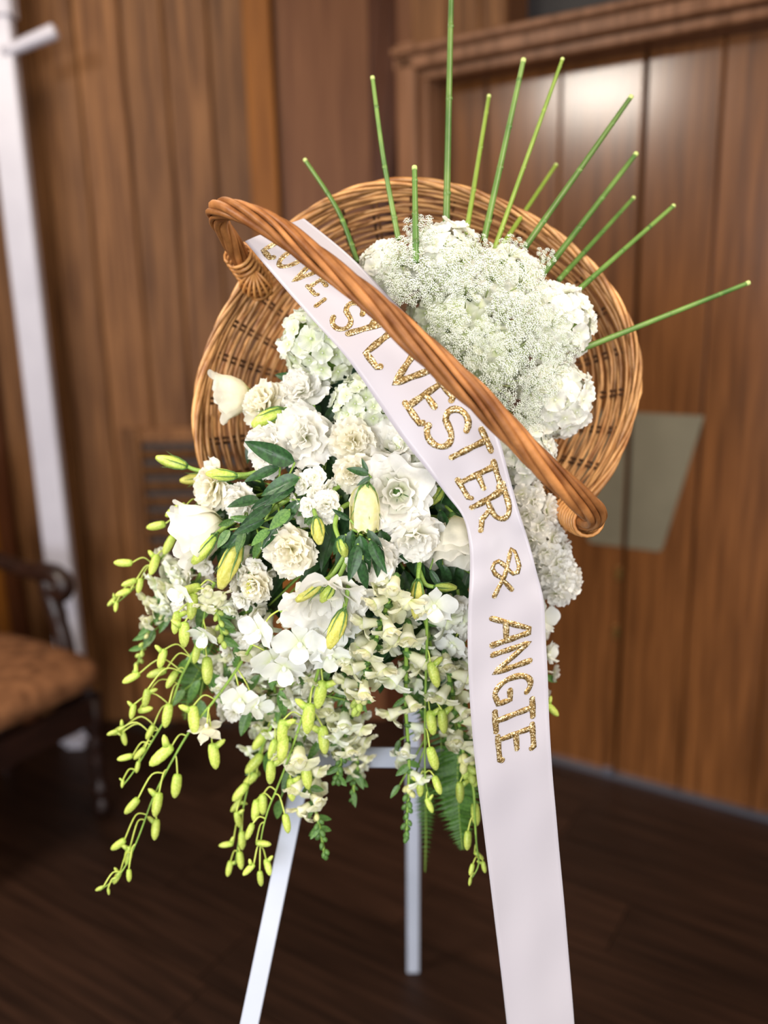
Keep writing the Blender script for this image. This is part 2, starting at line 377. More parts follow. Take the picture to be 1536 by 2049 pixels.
# narrow boards left of the amber post; the ones beside the louvred grille are cut short above it
gx0, gx1 = bx(258, 1000).x, bx(640, 1000).x
ztop = bx(300, 855).z; zbot = bx(300, 1290).z
boards(wb, xe, 0, H, -0.02, 0.0, WALNUT)
xo0, xo1 = bx(487, 20).x, bx(543, 20).x
g = G(); g.box(xo1, xo0, -0.02, 0.028, 0, H, c=0.004); struct('trim_4', g.mesh('trim_4', ORANGE, False), 'amber brown upright post between panelling and plain panel', WB)
xp1 = bx(742, 300).x
g = G(); g.box(xp1, xo1 - 0.006, -0.02, -0.004, 0, H); ob('plain_panel', g.mesh('plain_panel', PLAINW, False), wb)
g = G(); g.box(-0.01, xp1, -0.02, -0.010, 0, H); ob('corner_strip', g.mesh('corner_strip', DARKW, False), wb)
# slanted dark brace strip near the corner
pa, pb = iWB @ onpl(796, -40, K + NB * 0.03, NB), iWB @ onpl(760, 420, K + NB * 0.03, NB)
dv = (pb - pa); ang = math.atan2(dv.x, -dv.z)
g = G(); g.box(-0.032, 0.032, -0.012, 0.016, -dv.length * 1.35, 0.12, c=0.003)
ob('slanted_strip', g.mesh('slanted_strip', DARKW, False), wb, Matrix.Translation((pa.x, 0.012, pa.z)) @ Matrix.Rotation(-ang, 4, 'Y'))
# louvred grille in the back wall
gl = thing('louvred_grille', 'dark wooden louvred grille set in the wall behind the flowers', 'grille', WB @ Matrix.Translation((gx0, 0, zbot)))
gw, gh = gx0 - gx1, ztop - zbot
fr = 0.062
for nm, bxs in (('frame_stile', (-fr, 0, 0, gh)), ('frame_stile', (-gw, -gw + fr, 0, gh)), ('frame_rail', (-gw + fr, -fr, gh - fr * .8, gh)), ('frame_rail', (-gw + fr, -fr, 0, fr))):
    g = G(); g.box(bxs[0], bxs[1], 0.0, 0.022, bxs[2], bxs[3], c=0.006)
    g.box(bxs[0] * 1.0 if nm == 'frame_rail' else (bxs[0] + 0.02), bxs[1] if nm == 'frame_rail' else bxs[1] - 0.02, 0.020, 0.030, bxs[2] + 0.016, bxs[3] - 0.016, c=0.003)
    ob(nm, g.mesh(nm, WALNUT, False), gl)
g = G(); g.box(-gw + fr, -fr, 0.0005, 0.003, fr, gh - fr * .8); ob('backing', g.mesh('backing', BLACK, False), gl)
g = G(); g.box(-(gw / 2 - fr), gw / 2 - fr, -0.003, 0.003, -0.0185, 0.0185); sm = g.mesh('slat', WALNUT, False)
z = fr + 0.03
while z < gh - fr - 0.01:
    ob('slat', sm, gl, Matrix.Translation((-gw / 2, 0.016, z)) @ Matrix.Rotation(math.radians(-38), 4, 'X')); z += 0.053
# door at the far left, behind the coat stand
dj = bx(60, 1245).x
g = G(); g.box(dj + 0.06, dj + 0.95, -0.0, 0.018, 0.01, 2.04, c=0.004); d3 = struct('door_3', g.mesh('door_3', ORANGE, False), 'amber brown door at the left edge', WB)
kb = bx(10, 965); g = G(); g.lathe([(0.008, 0), (0.008, 0.03), (0.024, 0.036), (0.028, 0.05), (0.022, 0.062), (0.004, 0.066)], 14, M=Matrix.Rotation(-PI / 2, 4, 'X'))
ob('door_knob', g.mesh('door_knob', BRASS), d3, Matrix.Translation((max(kb.x, dj + 0.09), 0.018, kb.z)))['label'] = 'small brass knob'
g = G(); g.box(dj, dj + 0.055, -0.002, 0.035, 0, 2.1, c=0.006); g.box(dj, dj + 1.0, -0.002, 0.033, 2.05, 2.12); struct('trim_5', g.mesh('trim_5', DARKW, False), 'dark casing of the amber door', WB)
# left wall, far off frame
g = G(); g.box(-3.6, -3.5, -2.9, 3.2, 0, H); struct('wall_left', g.mesh('wall_left', PLAINW, False), 'wood wall at the far left')

# ---------------------------------------------------------------- white coat stand
px_post = [(20, 300), (62, 740), (117, 1100)]
pp = onpl(117, 1100, K + NB * 0.14, NB); pt = Vector((pp.x, pp.y, 0))
cs = thing('coat_stand', 'white square coat stand post with an angled peg, behind the armchair', 'coat stand', pt)
g = G(); zc = (onpl(15, 34, K + NB * 0.14, NB)).z
g.box(-0.042, 0.042, -0.022, 0.022, 0.03, zc + 0.01, c=0.005); ob('post', g.mesh('post', WPAINT, False), cs)
zc = (onpl(15, 34, K + NB * 0.14, NB)).z
g = G(); g.box(-0.052, 0.052, -0.032, 0.032, zc, zc + 0.16, c=0.008); ob('cap_block', g.mesh('cap_block', WPAINT, False), cs)
g = G(); g.box(-0.06, 0.06, -0.03, 0.03, 0, 0.035, c=0.006); g.box(-0.03, 0.03, -0.06, 0.06, 0, 0.035, c=0.006); ob('foot', g.mesh('foot', WPAINT, False), cs)
q0 = onpl(22, 100, K + NB * 0.15, NB) - pt; q1 = onpl(112, 62, K + NB * 0.15, NB) - pt
g = G(); dq = (q1 - q0); g.tube([q0 - dq * 0.15, q0, q0 + dq * 0.5, q1 - dq * 0.04, q1], [0.018, 0.018, 0.020, 0.022, 0.017], 14); ob('peg', g.mesh('peg', WPAINT), cs)

# ---------------------------------------------------------------- armchair
c0 = onz(216, 1352, 0.43); c0.z = 0
fdir = (onz(0, 1452, 0.43) - onz(216, 1352, 0.43)); fdir.z = 0; fdir.normalize()      # along the front rail to the other front corner
bdir = Vector((0, 0, 1)).cross(fdir); bdir = bdir if bdir.y > 0 else -bdir              # to the back
MC = Matrix.Translation(c0) @ Matrix((fdir, bdir, Vector((0, 0, 1)))).transposed().to_4x4()
ch = thing('armchair', 'dark turned-leg wooden armchair with brown damask seat, cut by the left edge', 'armchair', MC)
SW, SD = 0.56, 0.52
def cushion(u, v):
    a = (v - 0.5) * PI; b = u * PI
    e = 0.30
    def pw(x, k): return math.copysign(abs(x) ** k, x)
    x = pw(math.cos(a), 0.5) * pw(math.cos(b), e); y = pw(math.cos(a), 0.5) * pw(math.sin(b), e); z_ = pw(math.sin(a), 0.6)
    return Vector((SW / 2 + x * (SW / 2 + 0.012), SD / 2 + y * (SD / 2 + 0.012), 0.440 + z_ * 0.044 + (0.022 * (1 - (x * x + y * y) / 2) if z_ > 0 else 0)))
g = G(); g.grid(cushion, 40, 14); ob('seat', g.mesh('seat', UPHOL), ch)['label'] = 'brown damask seat pad'
g = G(); g.box(0.02, SW - 0.02, 0.015, 0.04, 0.30, 0.38); g.box(0.02, SW - 0.02, SD - 0.04, SD - 0.015, 0.30, 0.38); g.box(0.015, 0.04, 0.02, SD - 0.02, 0.30, 0.38); g.box(SW - 0.04, SW - 0.015, 0.02, SD - 0.02, 0.30, 0.38)
ob('seat_rail', g.mesh('seat_rail', MAHOG, False), ch)
lp = [(0.012, 0), (0.024, 0.012), (0.026, 0.03), (0.016, 0.05), (0.014, 0.06), (0.024, 0.075), (0.026, 0.09), (0.015, 0.105), (0.017, 0.13), (0.022, 0.19), (0.016, 0.215), (0.028, 0.235), (0.016, 0.25), (0.028, 0.27), (0.030, 0.37)]
g = G(); g.lathe(lp, 16); lm = g.mesh('leg', MAHOG)
for x in (0.035, SW - 0.035): ob('leg', lm, ch, Matrix.Translation((x, 0.04, 0)))
g = G(); g.box(-0.02, 0.02, -0.02, 0.02, 0, 0.40, c=0.004); lm2 = g.mesh('leg', MAHOG, False)
for x in (0.035, SW - 0.035): ob('leg', lm2, ch, Matrix.Translation((x, SD - 0.03, 0)))
for x in (-0.005, SW + 0.005):
    g = G(); g.tube(spline([(x, 0.17, 0.40), (x, 0.18, 0.49), (x, 0.20, 0.57), (x, 0.22, 0.635), (x, 0.23, 0.675)], 5), [0.025] * 10 + [0.028] * 11, 10)
    ob('arm_support', g.mesh('arm_support', MAHOG), ch)
    g = G(); pts = spline([(x, SD + 0.03, 0.72), (x, 0.42, 0.700), (x, 0.31, 0.692), (x, 0.22, 0.700), (x, 0.17, 0.692), (x, 0.155, 0.665), (x, 0.175, 0.645), (x, 0.20, 0.66)], 5)
    g.tube(pts, [0.024] * 12 + [0.030] * (len(pts) - 12), 10); ob('arm', g.mesh('arm', MAHOG), ch)
g = G(); g.box(-0.005, 0.03, SD - 0.02, SD + 0.02, 0.38, 1.02, c=0.006); g.box(SW - 0.03, SW + 0.005, SD - 0.02, SD + 0.02, 0.38, 1.02, c=0.006); g.box(0.03, SW - 0.03, SD - 0.015, SD + 0.015, 0.94, 1.02); g.box(0.03, SW - 0.03, SD - 0.015, SD + 0.015, 0.50, 0.55)
ob('back_frame', g.mesh('back_frame', MAHOG, False), ch)
g = G(); g.box(0.04, SW - 0.04, SD - 0.03, SD + 0.012, 0.56, 0.93, c=0.01); ob('backrest', g.mesh('backrest', UPHOL, False), ch)

# ================================================================== EASEL
apex = P(826, 545, 1.345); pbL = P(505, 2049, 1.10); pbR = P(1092, 2049, 1.10); bk = onz(826, 1942)
def tofloor(a, b): d = b - a; return a + d * (-a.z / d.z)
fl, fr_ = tofloor(apex, pbL), tofloor(apex, pbR)
es = thing('easel', 'white metal tripod easel carrying the wicker flower basket', 'easel', Vector(((fl.x + fr_.x) / 2, (fl.y + bk.y) / 2, 0)))
MI = es.matrix_world.copy()
def bar(name, a, b, w, t, m, nrm=Vector((0, -1, 0))):
    d = (b - a); L_ = d.length; d.normalize(); x = d.cross(nrm).normalized(); y = x.cross(d)
    Mx = Matrix.Translation(a) @ Matrix((x, y, d)).transposed().to_4x4()
    g = G(); g.box(-w / 2, w / 2, -t / 2, t / 2, 0, L_, c=0.0015, M=Mx); me = g.mesh(name, m, False); me.transform(MI.inverted()); return ob(name, me, es)
bar('leg', fl, apex + Vector((-0.012, 0, 0.0)), 0.024, 0.014, METALW); bar('leg', fr_, apex + Vector((0.012, 0, 0)), 0.024, 0.014, METALW)
bar('leg', bk, apex + Vector((0.0, 0.018, -0.02)), 0.026, 0.014, METALW)
def on_leg(a, b, py):      # point of a leg at photo row py
    lo, hi = 0.0, 1.0
    for _ in range(30):
        m_ = (lo + hi) / 2; p = a.lerp(b, m_); d = p - CAM; y = 1024.5 - FPX * d.dot(CY) / d.dot(FW)
        if y < py: lo = m_
        else: hi = m_
    return a.lerp(b, lo)
cl, cr = on_leg(apex, fl, 1509), on_leg(apex, fr_, 1511)
bar('crossbar', cl + Vector((0, -0.008, 0)), cr + Vector((0, -0.008, 0)), 0.027, 0.010, METALW, Vector((0, -0.8, 0.5)))
cl, cr = on_leg(apex, fl, 820), on_leg(apex, fr_, 820)
bar('crossbar', cl, cr, 0.027, 0.004, METALW)
g = G(); g.lathe([(0.004, -0.02), (0.018, -0.018), (0.018, 0.018), (0.004, 0.02)], 12, M=Matrix.Translation(apex) @ Matrix.Rotation(PI / 2, 4, 'X')); wpart('pivot', g, METALW, es, MI)

# ================================================================== BASKET
BC = P(835, 785, 1.13); BP = (835, 785)
rim_px = [(505, 545), (560, 470), (640, 408), (750, 368), (870, 366), (980, 398), (1085, 452), (1175, 528), (1238, 600), (1274, 680), (1279, 760), (1262, 850), (1228, 930), (1180, 1000), (1130, 1052), (1060, 1120), (960, 1175), (850, 1195), (740, 1180), (620, 1135), (520, 1080), (440, 1010), (400, 930), (391, 840), (402, 740), (440, 645)]
pol = sorted([(math.atan2(-(y - BP[1]), x - BP[0]) % (2 * PI), math.hypot(x - BP[0], y - BP[1])) for x, y in rim_px])
def rad0(a):
    a %= 2 * PI; pl = [(pol[-1][0] - 2 * PI, pol[-1][1])] + pol + [(pol[0][0] + 2 * PI, pol[0][1])]
    for (a0, r0), (a1, r1) in zip(pl[:-1], pl[1:]):
        if a0 <= a <= a1:
            t = (a - a0) / (a1 - a0); t = t * t * (3 - 2 * t); return r0 + (r1 - r0) * t
    return 430
def radf(a): return sum(rad0(a + k * 0.09) for k in (-2, -1, 0, 1, 2)) / 5 * 1.13 * M2P
prof = [(1.0, 0.0), (0.93, -0.030), (0.85, -0.058), (0.76, -0.082), (0.66, -0.095), (0.0, -0.100)]
def bprof(s):      # s: 0 rim .. 1 floor edge .. 1.2
    L_ = []
    x = s * 4.0; i = min(int(x), 3); t = x - i
    a, b = prof[i], prof[i + 1]; return a[0] + (b[0] - a[0]) * t, a[1] + (b[1] - a[1]) * t
def bpt(a, rf, dz, wob=0.0): 
    r = radf(a) * rf; return BC + CX * (r * math.cos(a)) + CY * (r * math.sin(a)) - FW * (dz + wob)
bk_ = thing('wicker_basket', 'round tan wicker basket with twisted hoop handle tilted on the white easel', 'basket', Matrix.Translation(BC))
MB = bk_.matrix_world.copy()
rb = random.Random(11)
NS = 32
for k in range(NS):
    a = 2 * PI * (k + 0.15 * rb.random()) / NS
    for dd in (-0.0032, 0.0032):
        g = G(); pts = []
        for j in range(9):
            rf, dz = bprof(j / 8); pts.append(bpt(a + dd / max(rf, .3) / .28, rf, dz))
        g.tube(pts, 0.0021, 5); wpart('stake', g, STAKEM, bk_, MB)
NRW = 19
for j in range(NRW):
    s = 0.035 + 0.965 * j / (NRW - 1)
    rf, dz = bprof(s); g = G(); pts = []
    n = NS * 3; ph = PI * (j % 2); wa = 0.012 * rb.uniform(-1, 1); wk = rb.choice((2, 3)); wp = rb.uniform(0, 6)
    for k in range(n):
        a = 2 * PI * k / n
        pts.append(bpt(a, rf + 0.006 * math.sin(wk * a + wp) + rb.uniform(-.0025, .0025), dz, 0.0036 * math.cos(a * NS / 2 + ph) + rb.uniform(-.0005, .0005)))
    g.tube(pts, [0.0024 + 0.0003 * math.sin(k * .7 + j) for k in range(n)], 6, closed=True)
    wpart('weaver', g, WICK, bk_, MB)
    if j % 4 == 0 and j < NRW - 2:
        rf2, dz2 = bprof(s + 0.012); g = G(); pts = []
        a0 = rb.uniform(0, 6); sp = rb.uniform(3.2, 5.4); n2 = int(n * sp / (2 * PI))
        for k in range(n2):
            a = a0 + sp * k / n2
            pts.append(bpt(a, rf2 - .010 + 0.008 * math.sin(3 * a + wp), dz2 - .002, 0.0040 * math.cos(a * NS / 2 + ph + PI)))
        g.tube(pts, 0.0021, 6); wpart('weaver', g, WICK, bk_, MB)
g = G()
def bdisc(u, v): a = (u + 1) * PI; rf = 0.68 * (1 - v) ; return bpt(a, rf, -0.099)
g.grid(bdisc, 40, 5); wpart('basket_floor', g, STAKEM, bk_, MB)
def rope(parent, MBx, name, path, rads, strands, sr, pitch, m, closed=False, n_side=7, flat=1.0):
    pts = [Vector(p) for p in path]; n = len(pts); fr = []; nrm = None; s = 0; S = []
    for i, p in enumerate(pts):
        t = (pts[(i + 1) % n] - pts[i - 1]) if closed else (pts[min(i + 1, n - 1)] - pts[max(i - 1, 0)])
        t.normalize()
        if nrm is None: nrm = (-FW - t * (-FW).dot(t)).normalized()
        nrm = (nrm - t * nrm.dot(t)).normalized(); fr.append((nrm.copy(), t.cross(nrm)))
        if i: s += (pts[i] - pts[i - 1]).length
        S.append(s)
    if closed: pitch = S[-1] / max(1, round(S[-1] / pitch))
    for k in range(strands):
        g = G(); q = []
        for i, p in enumerate(pts):
            a = 2 * PI * (k / strands + S[i] / pitch); r_ = rads[i] if hasattr(rads, '__len__') else rads
            r_ *= 1 + 0.10 * math.sin(k * 2.1 + S[i] * 30)
            q.append(p + fr[i][0] * (math.cos(a) * r_ * flat) + fr[i][1] * (math.sin(a) * r_))
        g.tube(q, [sr * (0.9 + 0.25 * math.sin(k * 1.7 + 0.05 * i)) for i in range(n)], n_side, closed=closed)
        wpart(name, g, m, parent, MBx)
rope(bk_, MB, 'rim_rod', [bpt(2 * PI * k / 180, 0.99, 0.002) for k in range(180)], 0.0042, 4, 0.0033, 0.20, WICK, closed=True, n_side=6)
rope(bk_, MB, 'rim_rod', [bpt(2 * PI * k / 180, 0.965, -0.010) for k in range(180)], 0.0032, 3, 0.0029, 0.30, WICK, closed=True, n_side=6)
hp = [(530, 590, 1.150), (508, 556, 1.125), (478, 512, 1.085), (455, 470, 1.04), (436, 436, 1.00), (440, 420, 0.965), (475, 421, 0.935), (545, 452, 0.91), (620, 508, 0.895), (700, 570, 0.885), (760, 618, 0.88), (830, 682, 0.875), (900, 745, 0.875), (960, 800, 0.878), (1020, 862, 0.885), (1080, 925, 0.895), (1130, 972, 0.91), (1170, 1008, 0.93), (1190, 1030, 0.96), (1184, 1043, 0.995), (1160, 1040, 1.04), (1135, 1020, 1.085), (1105, 985, 1.13)]
hpath = spline([P(*h) for h in hp], 7)
hr = []
for i in range(len(hpath)):
    t = i / (len(hpath) - 1); hr.append(0.0072 + 0.0028 * math.sin(PI * t))
rope(bk_, MB, 'handle_rod', hpath, hr, 7, 0.0046, 0.36, WICKD, n_side=8)
g = G(); g.tube(hpath, 0.0046, 8); wpart('handle_core', g, WICKD, bk_, MB)
for (i0, i1) in ((3, 15), (len(hpath) - 20, len(hpath) - 8)):
    pth = []; seg = hpath[i0:i1 + 1]; T = (seg[-1] - seg[0]).normalized(); nx = T.orthogonal().normalized(); ny = T.cross(nx)
    n = 140
    for k in range(n):
        t = k / (n - 1); x = t * (len(seg) - 1); i = min(int(x), len(seg) - 2); p = seg[i].lerp(seg[i + 1], x - i); a = 2 * PI * 9 * t
        pth.append(p + (nx * math.cos(a) + ny * math.sin(a)) * 0.0175)
    g = G(); g.tube(pth, 0.0024, 6); wpart('cane_binding', g, CANE, bk_, MB)['label'] = 'light cane wrapped round the handle foot'
# thin cane lashing where the handle meets the rim
for (c, sx) in ((P(1130, 1025, 1.085), 1), (P(512, 566, 1.115), -1)):
    for k in range(7):
        g = G(); pts = []; tilt = math.radians(-50 + 16 * k)
        ax = (CX * math.cos(tilt) + CY * math.sin(tilt)); u_ = -FW
        w_ = ax.cross(u_)
        for q in range(18):
            a = 2 * PI * q / 18; pts.append(c + w_ * (0.019 * math.cos(a)) + u_ * (0.016 * math.sin(a)) + ax * (0.0032 * (k - 3)))
        g.tube(pts, 0.0022, 5, closed=True); wpart('cane_lashing', g, CANE, bk_, MB)
# floral foam
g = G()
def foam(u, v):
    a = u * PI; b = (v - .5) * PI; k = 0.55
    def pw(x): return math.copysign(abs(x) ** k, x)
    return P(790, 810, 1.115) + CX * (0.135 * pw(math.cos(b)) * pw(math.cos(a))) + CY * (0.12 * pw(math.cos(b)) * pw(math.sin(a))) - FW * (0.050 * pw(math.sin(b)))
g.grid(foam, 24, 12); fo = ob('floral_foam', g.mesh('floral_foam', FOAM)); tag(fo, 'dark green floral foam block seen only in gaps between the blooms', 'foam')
#@@FLOWERS@@
# ================================================================== FLOWERS
RT = lambda a, ax: Matrix.Rotation(math.radians(a), 4, ax)
TR = lambda x, y, z: Matrix.Translation((x, y, z))
def put(parts, parent):
    """parts: list of (name, mesh, local matrix[, children][, label])"""
    for p in parts:
        o = ob(p[0], p[1], parent, p[2])
        if len(p) > 3 and p[3]: put(p[3], o)
def petal_fn(L, W, cup=0.0, ruf=0.0, freq=2.0, ph=0.0, jag=0.0, trough=0.0, base=0.12, arc=0.18, point=0.0, curl=0.0, rnd_=None):
    r = rnd_ or random; js = [r.uniform(-1, 1) for _ in range(41)]
    def fn(u, v):
        w = W * (base + (1 - base) * math.sin(min(v * 1.25, 1.0) * PI / 2) ** 0.9)
        w *= (1 - max(0, (v - 0.62) / 0.38) ** 2 * (0.35 + 0.65 * point))
        x = w * u
        y = L * (v - arc * v * v * u * u)
        y += jag * js[int((u + 1) * 19.9)] * v ** 4 * L
        z = cup * v * v * L + trough * u * u * w * v + ruf * L * v ** 1.6 * math.sin(freq * u * PI + ph) + curl * L * v ** 4
        return Vector((x, y, z))
    return fn
def pmesh(name, m, nu=10, nv=6, **k):
    g = G(); g.grid(petal_fn(**k), nu, nv); return g.mesh(name, m)
rp = random.Random(5)
def variants(n, name, m, nu, nv, **k):
    out = []
    for i in range(n):
        kk = dict(k); kk['ph'] = rp.uniform(0, 6); kk['rnd_'] = rp
        for key in ('cup', 'ruf', 'L'): 
            if key in kk: kk[key] *= rp.uniform(0.85, 1.15)
        out.append(pmesh(name, m, nu, nv, **kk))
    return out
CARN = {m.name: variants(5, 'petal', m, 18, 7, L=1.0, W=0.60, cup=0.10, ruf=0.085, freq=2.2, jag=0.045, base=0.10, arc=0.14) for m in (WHITE, CREAM)}
def carnation(m, seed, dens=1.0):
    r = random.Random(seed); ps = []; V = CARN[m.name]
    for (n, el, sc, z) in ((7, 2, 1.0, 0.0), (7, 22, 0.95, 0.05), (6, 42, 0.84, 0.08), (4, 62, 0.72, 0.10), (2, 78, 0.60, 0.12)):
        n = int(n * dens)
        for k in range(n):
            a = 360 * k / n + r.uniform(-16, 16)
            ps.append(('petal', r.choice(V), TR(0, 0, z) @ RT(a, 'Z') @ RT(el + r.uniform(-9, 9), 'X') @ RT(r.uniform(-16, 16), 'Y') @ Matrix.Scale(sc * r.uniform(.92, 1.08), 4)))
    ps.append(('calyx', CALYX, TR(0, 0, -0.05)))
    return ps
g = G(); g.lathe([(0.05, -0.75), (0.15, -0.6), (0.19, -0.3), (0.17, 0.05)], 10); CALYX = g.mesh('calyx', LEAFM)
# cup petals for lisianthus
def cup_fn(r, half=0.95, prof_=((0.10, 0), (0.34, 0.30), (0.50, 0.62), (0.66, 0.86), (0.98, 1.0)), ruf=0.05, ph=0, fr=5, lean=0.0):
    def fn(u, v):
        vv = v * (1 - 0.14 * abs(u) ** 2.6) * (len(prof_) - 1); i = min(int(vv), len(prof_) - 2); t = vv - i
        a0, a1 = prof_[i], prof_[i + 1]; rr = a0[0] + (a1[0] - a0[0]) * t; zz = a0[1] + (a1[1] - a0[1]) * t
        rr += ruf * v ** 3 * math.sin(fr * u + ph) + 0.02 * u; zz += ruf * 0.7 * v ** 3 * math.cos(fr * u * 1.3 + ph)
        a = u * half * (0.35 + 0.65 * min(1, v * 1.6)) + lean * v
        return Vector((rr * math.sin(a), rr * math.cos(a), zz))
    return fn
def cmesh(m, **k):
    g = G(); g.grid(cup_fn(None, **k), 14, 9); return g.mesh('petal', m)
OPENP = ((0.08, 0), (0.36, 0.30), (0.60, 0.60), (0.80, 0.80), (1.00, 0.84))
CUPP = ((0.12, 0), (0.44, 0.22), (0.62, 0.58), (0.67, 0.92), (0.82, 1.18))
TIGHT = ((0.05, 0.0), (0.24, 0.25), (0.32, 0.6), (0.30, 0.95), (0.18, 1.15))
LIS = {}
for m in (WHITE, CREAM):
    LIS[m.name] = {'o': [cmesh(m, prof_=OPENP, ruf=0.15, ph=k * 1.7, fr=5 + 1.5 * k, half=0.90) for k in range(3)],
                   'c': [cmesh(m, prof_=CUPP, ruf=0.085, ph=k * 1.7, fr=5 + k, half=0.85) for k in range(3)],
                   't': [cmesh(m, prof_=TIGHT, ruf=0.03, ph=k * 1.7, fr=4, half=1.1, lean=0.5) for k in range(2)]}
def lisianthus(m, seed, kind='o'):
    r = random.Random(seed); ps = []; V = LIS[m.name]
    lay = {'o': (('o', 5, 1.0), ('o', 5, 0.88), ('c', 5, 0.74), ('c', 5, 0.56), ('t', 3, 0.44)), 'c': (('c', 6, 1.0), ('c', 5, 0.86), ('t', 4, 0.8))}[kind]
    for (k_, n, sc) in lay:
        a0 = r.uniform(0, 360)
        for k in range(n):
            ps.append(('petal', r.choice(V[k_]), RT(a0 + 360 * k / n + r.uniform(-8, 8), 'Z') @ RT(r.uniform(-12, 10), 'X') @ Matrix.Scale(sc * r.uniform(.90, 1.10), 4)))
    ps.append(('calyx', LCAL, Matrix.Identity(4)))
    return ps
g = G(); g.lathe([(0.03, -0.14), (0.10, -0.08), (0.13, 0.02), (0.12, 0.08)], 8)
for k in range(5):
    g.tube([Vector((0.13 * math.cos(k * 1.256), 0.13 * math.sin(k * 1.256), 0.02)), Vector((0.27 * math.cos(k * 1.256), 0.27 * math.sin(k * 1.256), 0.22)), Vector((0.47 * math.cos(k * 1.256), 0.47 * math.sin(k * 1.256), 0.48))], [0.02, 0.014, 0.004], 4)
LCAL = g.mesh('calyx', LEAFM)
# hydrangea floret: four rounded petals and an eye
def floret4(m, ph):
    g = G()
    for k in range(4):
        g.grid(petal_fn(0.60, 0.40, cup=-0.05 + 0.12 * math.sin(ph + k), ruf=0.085, freq=1.7, ph=ph + k, arc=0.20, jag=0.05, base=0.08, rnd_=rp), 10, 5, M=RT(90 * k + ph * 4, 'Z') @ RT(14 + 7 * math.sin(k + ph), 'X'))
    g.lathe([(0.02, -0.5), (0.025, 0.0), (0.07, 0.03), (0.06, 0.08), (0.01, 0.10)], 6)
    return g.mesh('floret', m)
HF = {m.name: [floret4(m, p) for p in (0.0, 1.1, 2.3)] for m in (HYDR, HYDRG)}
g = G(); g.lathe([(0.05, -1.1), (0.08, -0.6), (0.50, -0.35), (0.72, 0.0), (0.60, 0.40), (0.3, 0.62), (0.02, 0.68)], 14); HCORE = {False: g.mesh('flower_head', LEAFL)}
def hydrangea(m, seed, n=92, zmin=-0.25, fs=0.47):
    r = random.Random(seed); ps = [('flower_head', HCORE[False], Matrix.Identity(4))]
    for k in range(n):
        z_ = 1 - 2 * (k + .5) / n
        if z_ < zmin: break
        a = k * 2.399963; q = math.sqrt(1 - z_ * z_); d = Vector((q * math.cos(a), q * math.sin(a), z_)) 
        d2 = (d + Vector((r.uniform(-.25, .25), r.uniform(-.25, .25), r.uniform(-.2, .2)))).normalized()
        ps.append(('floret', r.choice(HF[m.name]), basis(d * r.uniform(0.80, 0.95), d2, s=fs * r.uniform(.85, 1.15), roll=r.uniform(0, 6))))
    return ps
# double ruffled floret (stock) and two-lipped floret (snapdragon)
def stockfloret(seed):
    r = random.Random(seed); g = G()
    for (n, el, sc) in ((5, 8, 1.0), (4, 38, 0.78), (3, 65, 0.55)):
        for k in range(n):
            g.grid(petal_fn(0.62 * sc, 0.36 * sc, cup=0.1, ruf=0.10, freq=1.8, ph=r.uniform(0, 6), jag=0.03, rnd_=r), 8, 4, M=RT(360 * k / n + r.uniform(-15, 15), 'Z') @ RT(el, 'X'))
    g.tube([(0, 0, -0.5), (0, 0, 0.0)], 0.06, 5)
    return g
STOCKF = [stockfloret(k).mesh('floret', WHITE) for k in range(4)]
def snapfloret(seed, m):
    r = random.Random(seed); g = G()
    g.lathe([(0.10, -0.65), (0.17, -0.45), (0.20, -0.15), (0.27, 0.05)], 8, ridge=0.06)
    for (a, el, L_, W_) in ((70, 62, 0.62, 0.30), (110, 62, 0.62, 0.30), (-90, 12, 0.56, 0.30), (-40, 10, 0.54, 0.27), (-140, 10, 0.54, 0.27)):
        g.grid(petal_fn(L_, W_, cup=0.15 if a > 0 else -0.3, ruf=0.11, freq=1.5, ph=r.uniform(0, 6), curl=-0.2, rnd_=r), 8, 5, M=RT(a - 90, 'Z') @ TR(0, 0.12, 0) @ RT(el, 'X'))
    g.lathe([(0.20, -0.02), (0.22, 0.10), (0.15, 0.22), (0.02, 0.26)], 8, M=TR(0, -0.06, 0))
    g.lathe([(0.03, -0.80), (0.12, -0.70), (0.16, -0.52), (0.15, -0.46)], 6, mi=1)
    return g.mesh('floret', [m, LEAFM])
SNAPF = [snapfloret(k, SNAP) for k in range(4)]; SNAPW = [snapfloret(k + 9, HYDRG) for k in range(3)]
g = G(); g.lathe([(0.05, -0.5), (0.24, -0.32), (0.33, 0.0), (0.27, 0.30), (0.06, 0.50)], 8, ridge=0.06, rn=3); SB = {'g': g.mesh('bud', SBUD), 'p': g.mesh('bud', SBUDP), 'l': g.mesh('bud', LEAFM)}
# leaf blade with midrib fold
def leafmesh(name, m, W=0.22, droop=-0.15, fold=0.35, point=1.0):
    def fn(u, v):
        w = W * math.sin(PI * min(1, v ** 0.75)) ** 0.8 if v < 1 else 0.0
        return Vector((w * u, v, fold * abs(u) * w + droop * v * v + 0.01 * math.sin(9 * v)))
    g = G(); g.grid(fn, 6, 9); g.tube([(0, 0.0, -0.004), (0, 0.5, droop * .25 - 0.004), (0, 0.97, droop * .94 - 0.002)], [0.016, 0.010, 0.003], 4)
    return g.mesh(name, m)
LEAVES = {'d': [leafmesh('leaf', LEAFD, W=0.15, droop=-0.12), leafmesh('leaf', LEAFD, W=0.19, droop=-0.3)], 'm': [leafmesh('leaf', LEAFM, W=0.17, droop=-0.2), leafmesh('leaf', LEAFM, W=0.22, droop=-0.1)], 'l': [leafmesh('leaf', LEAFL, W=0.24, droop=-0.2)]}
def aim(loc, d, up, s):    # matrix sending +Y to d (leaf direction), +Z near up
    d = Vector(d).normalized(); x = d.cross(up).normalized(); z_ = x.cross(d)
    return Matrix.Translation(loc) @ Matrix((x, d, z_)).transposed().to_4x4() @ Matrix.Scale(s, 4)
CORE = P(790, 880, 1.24)
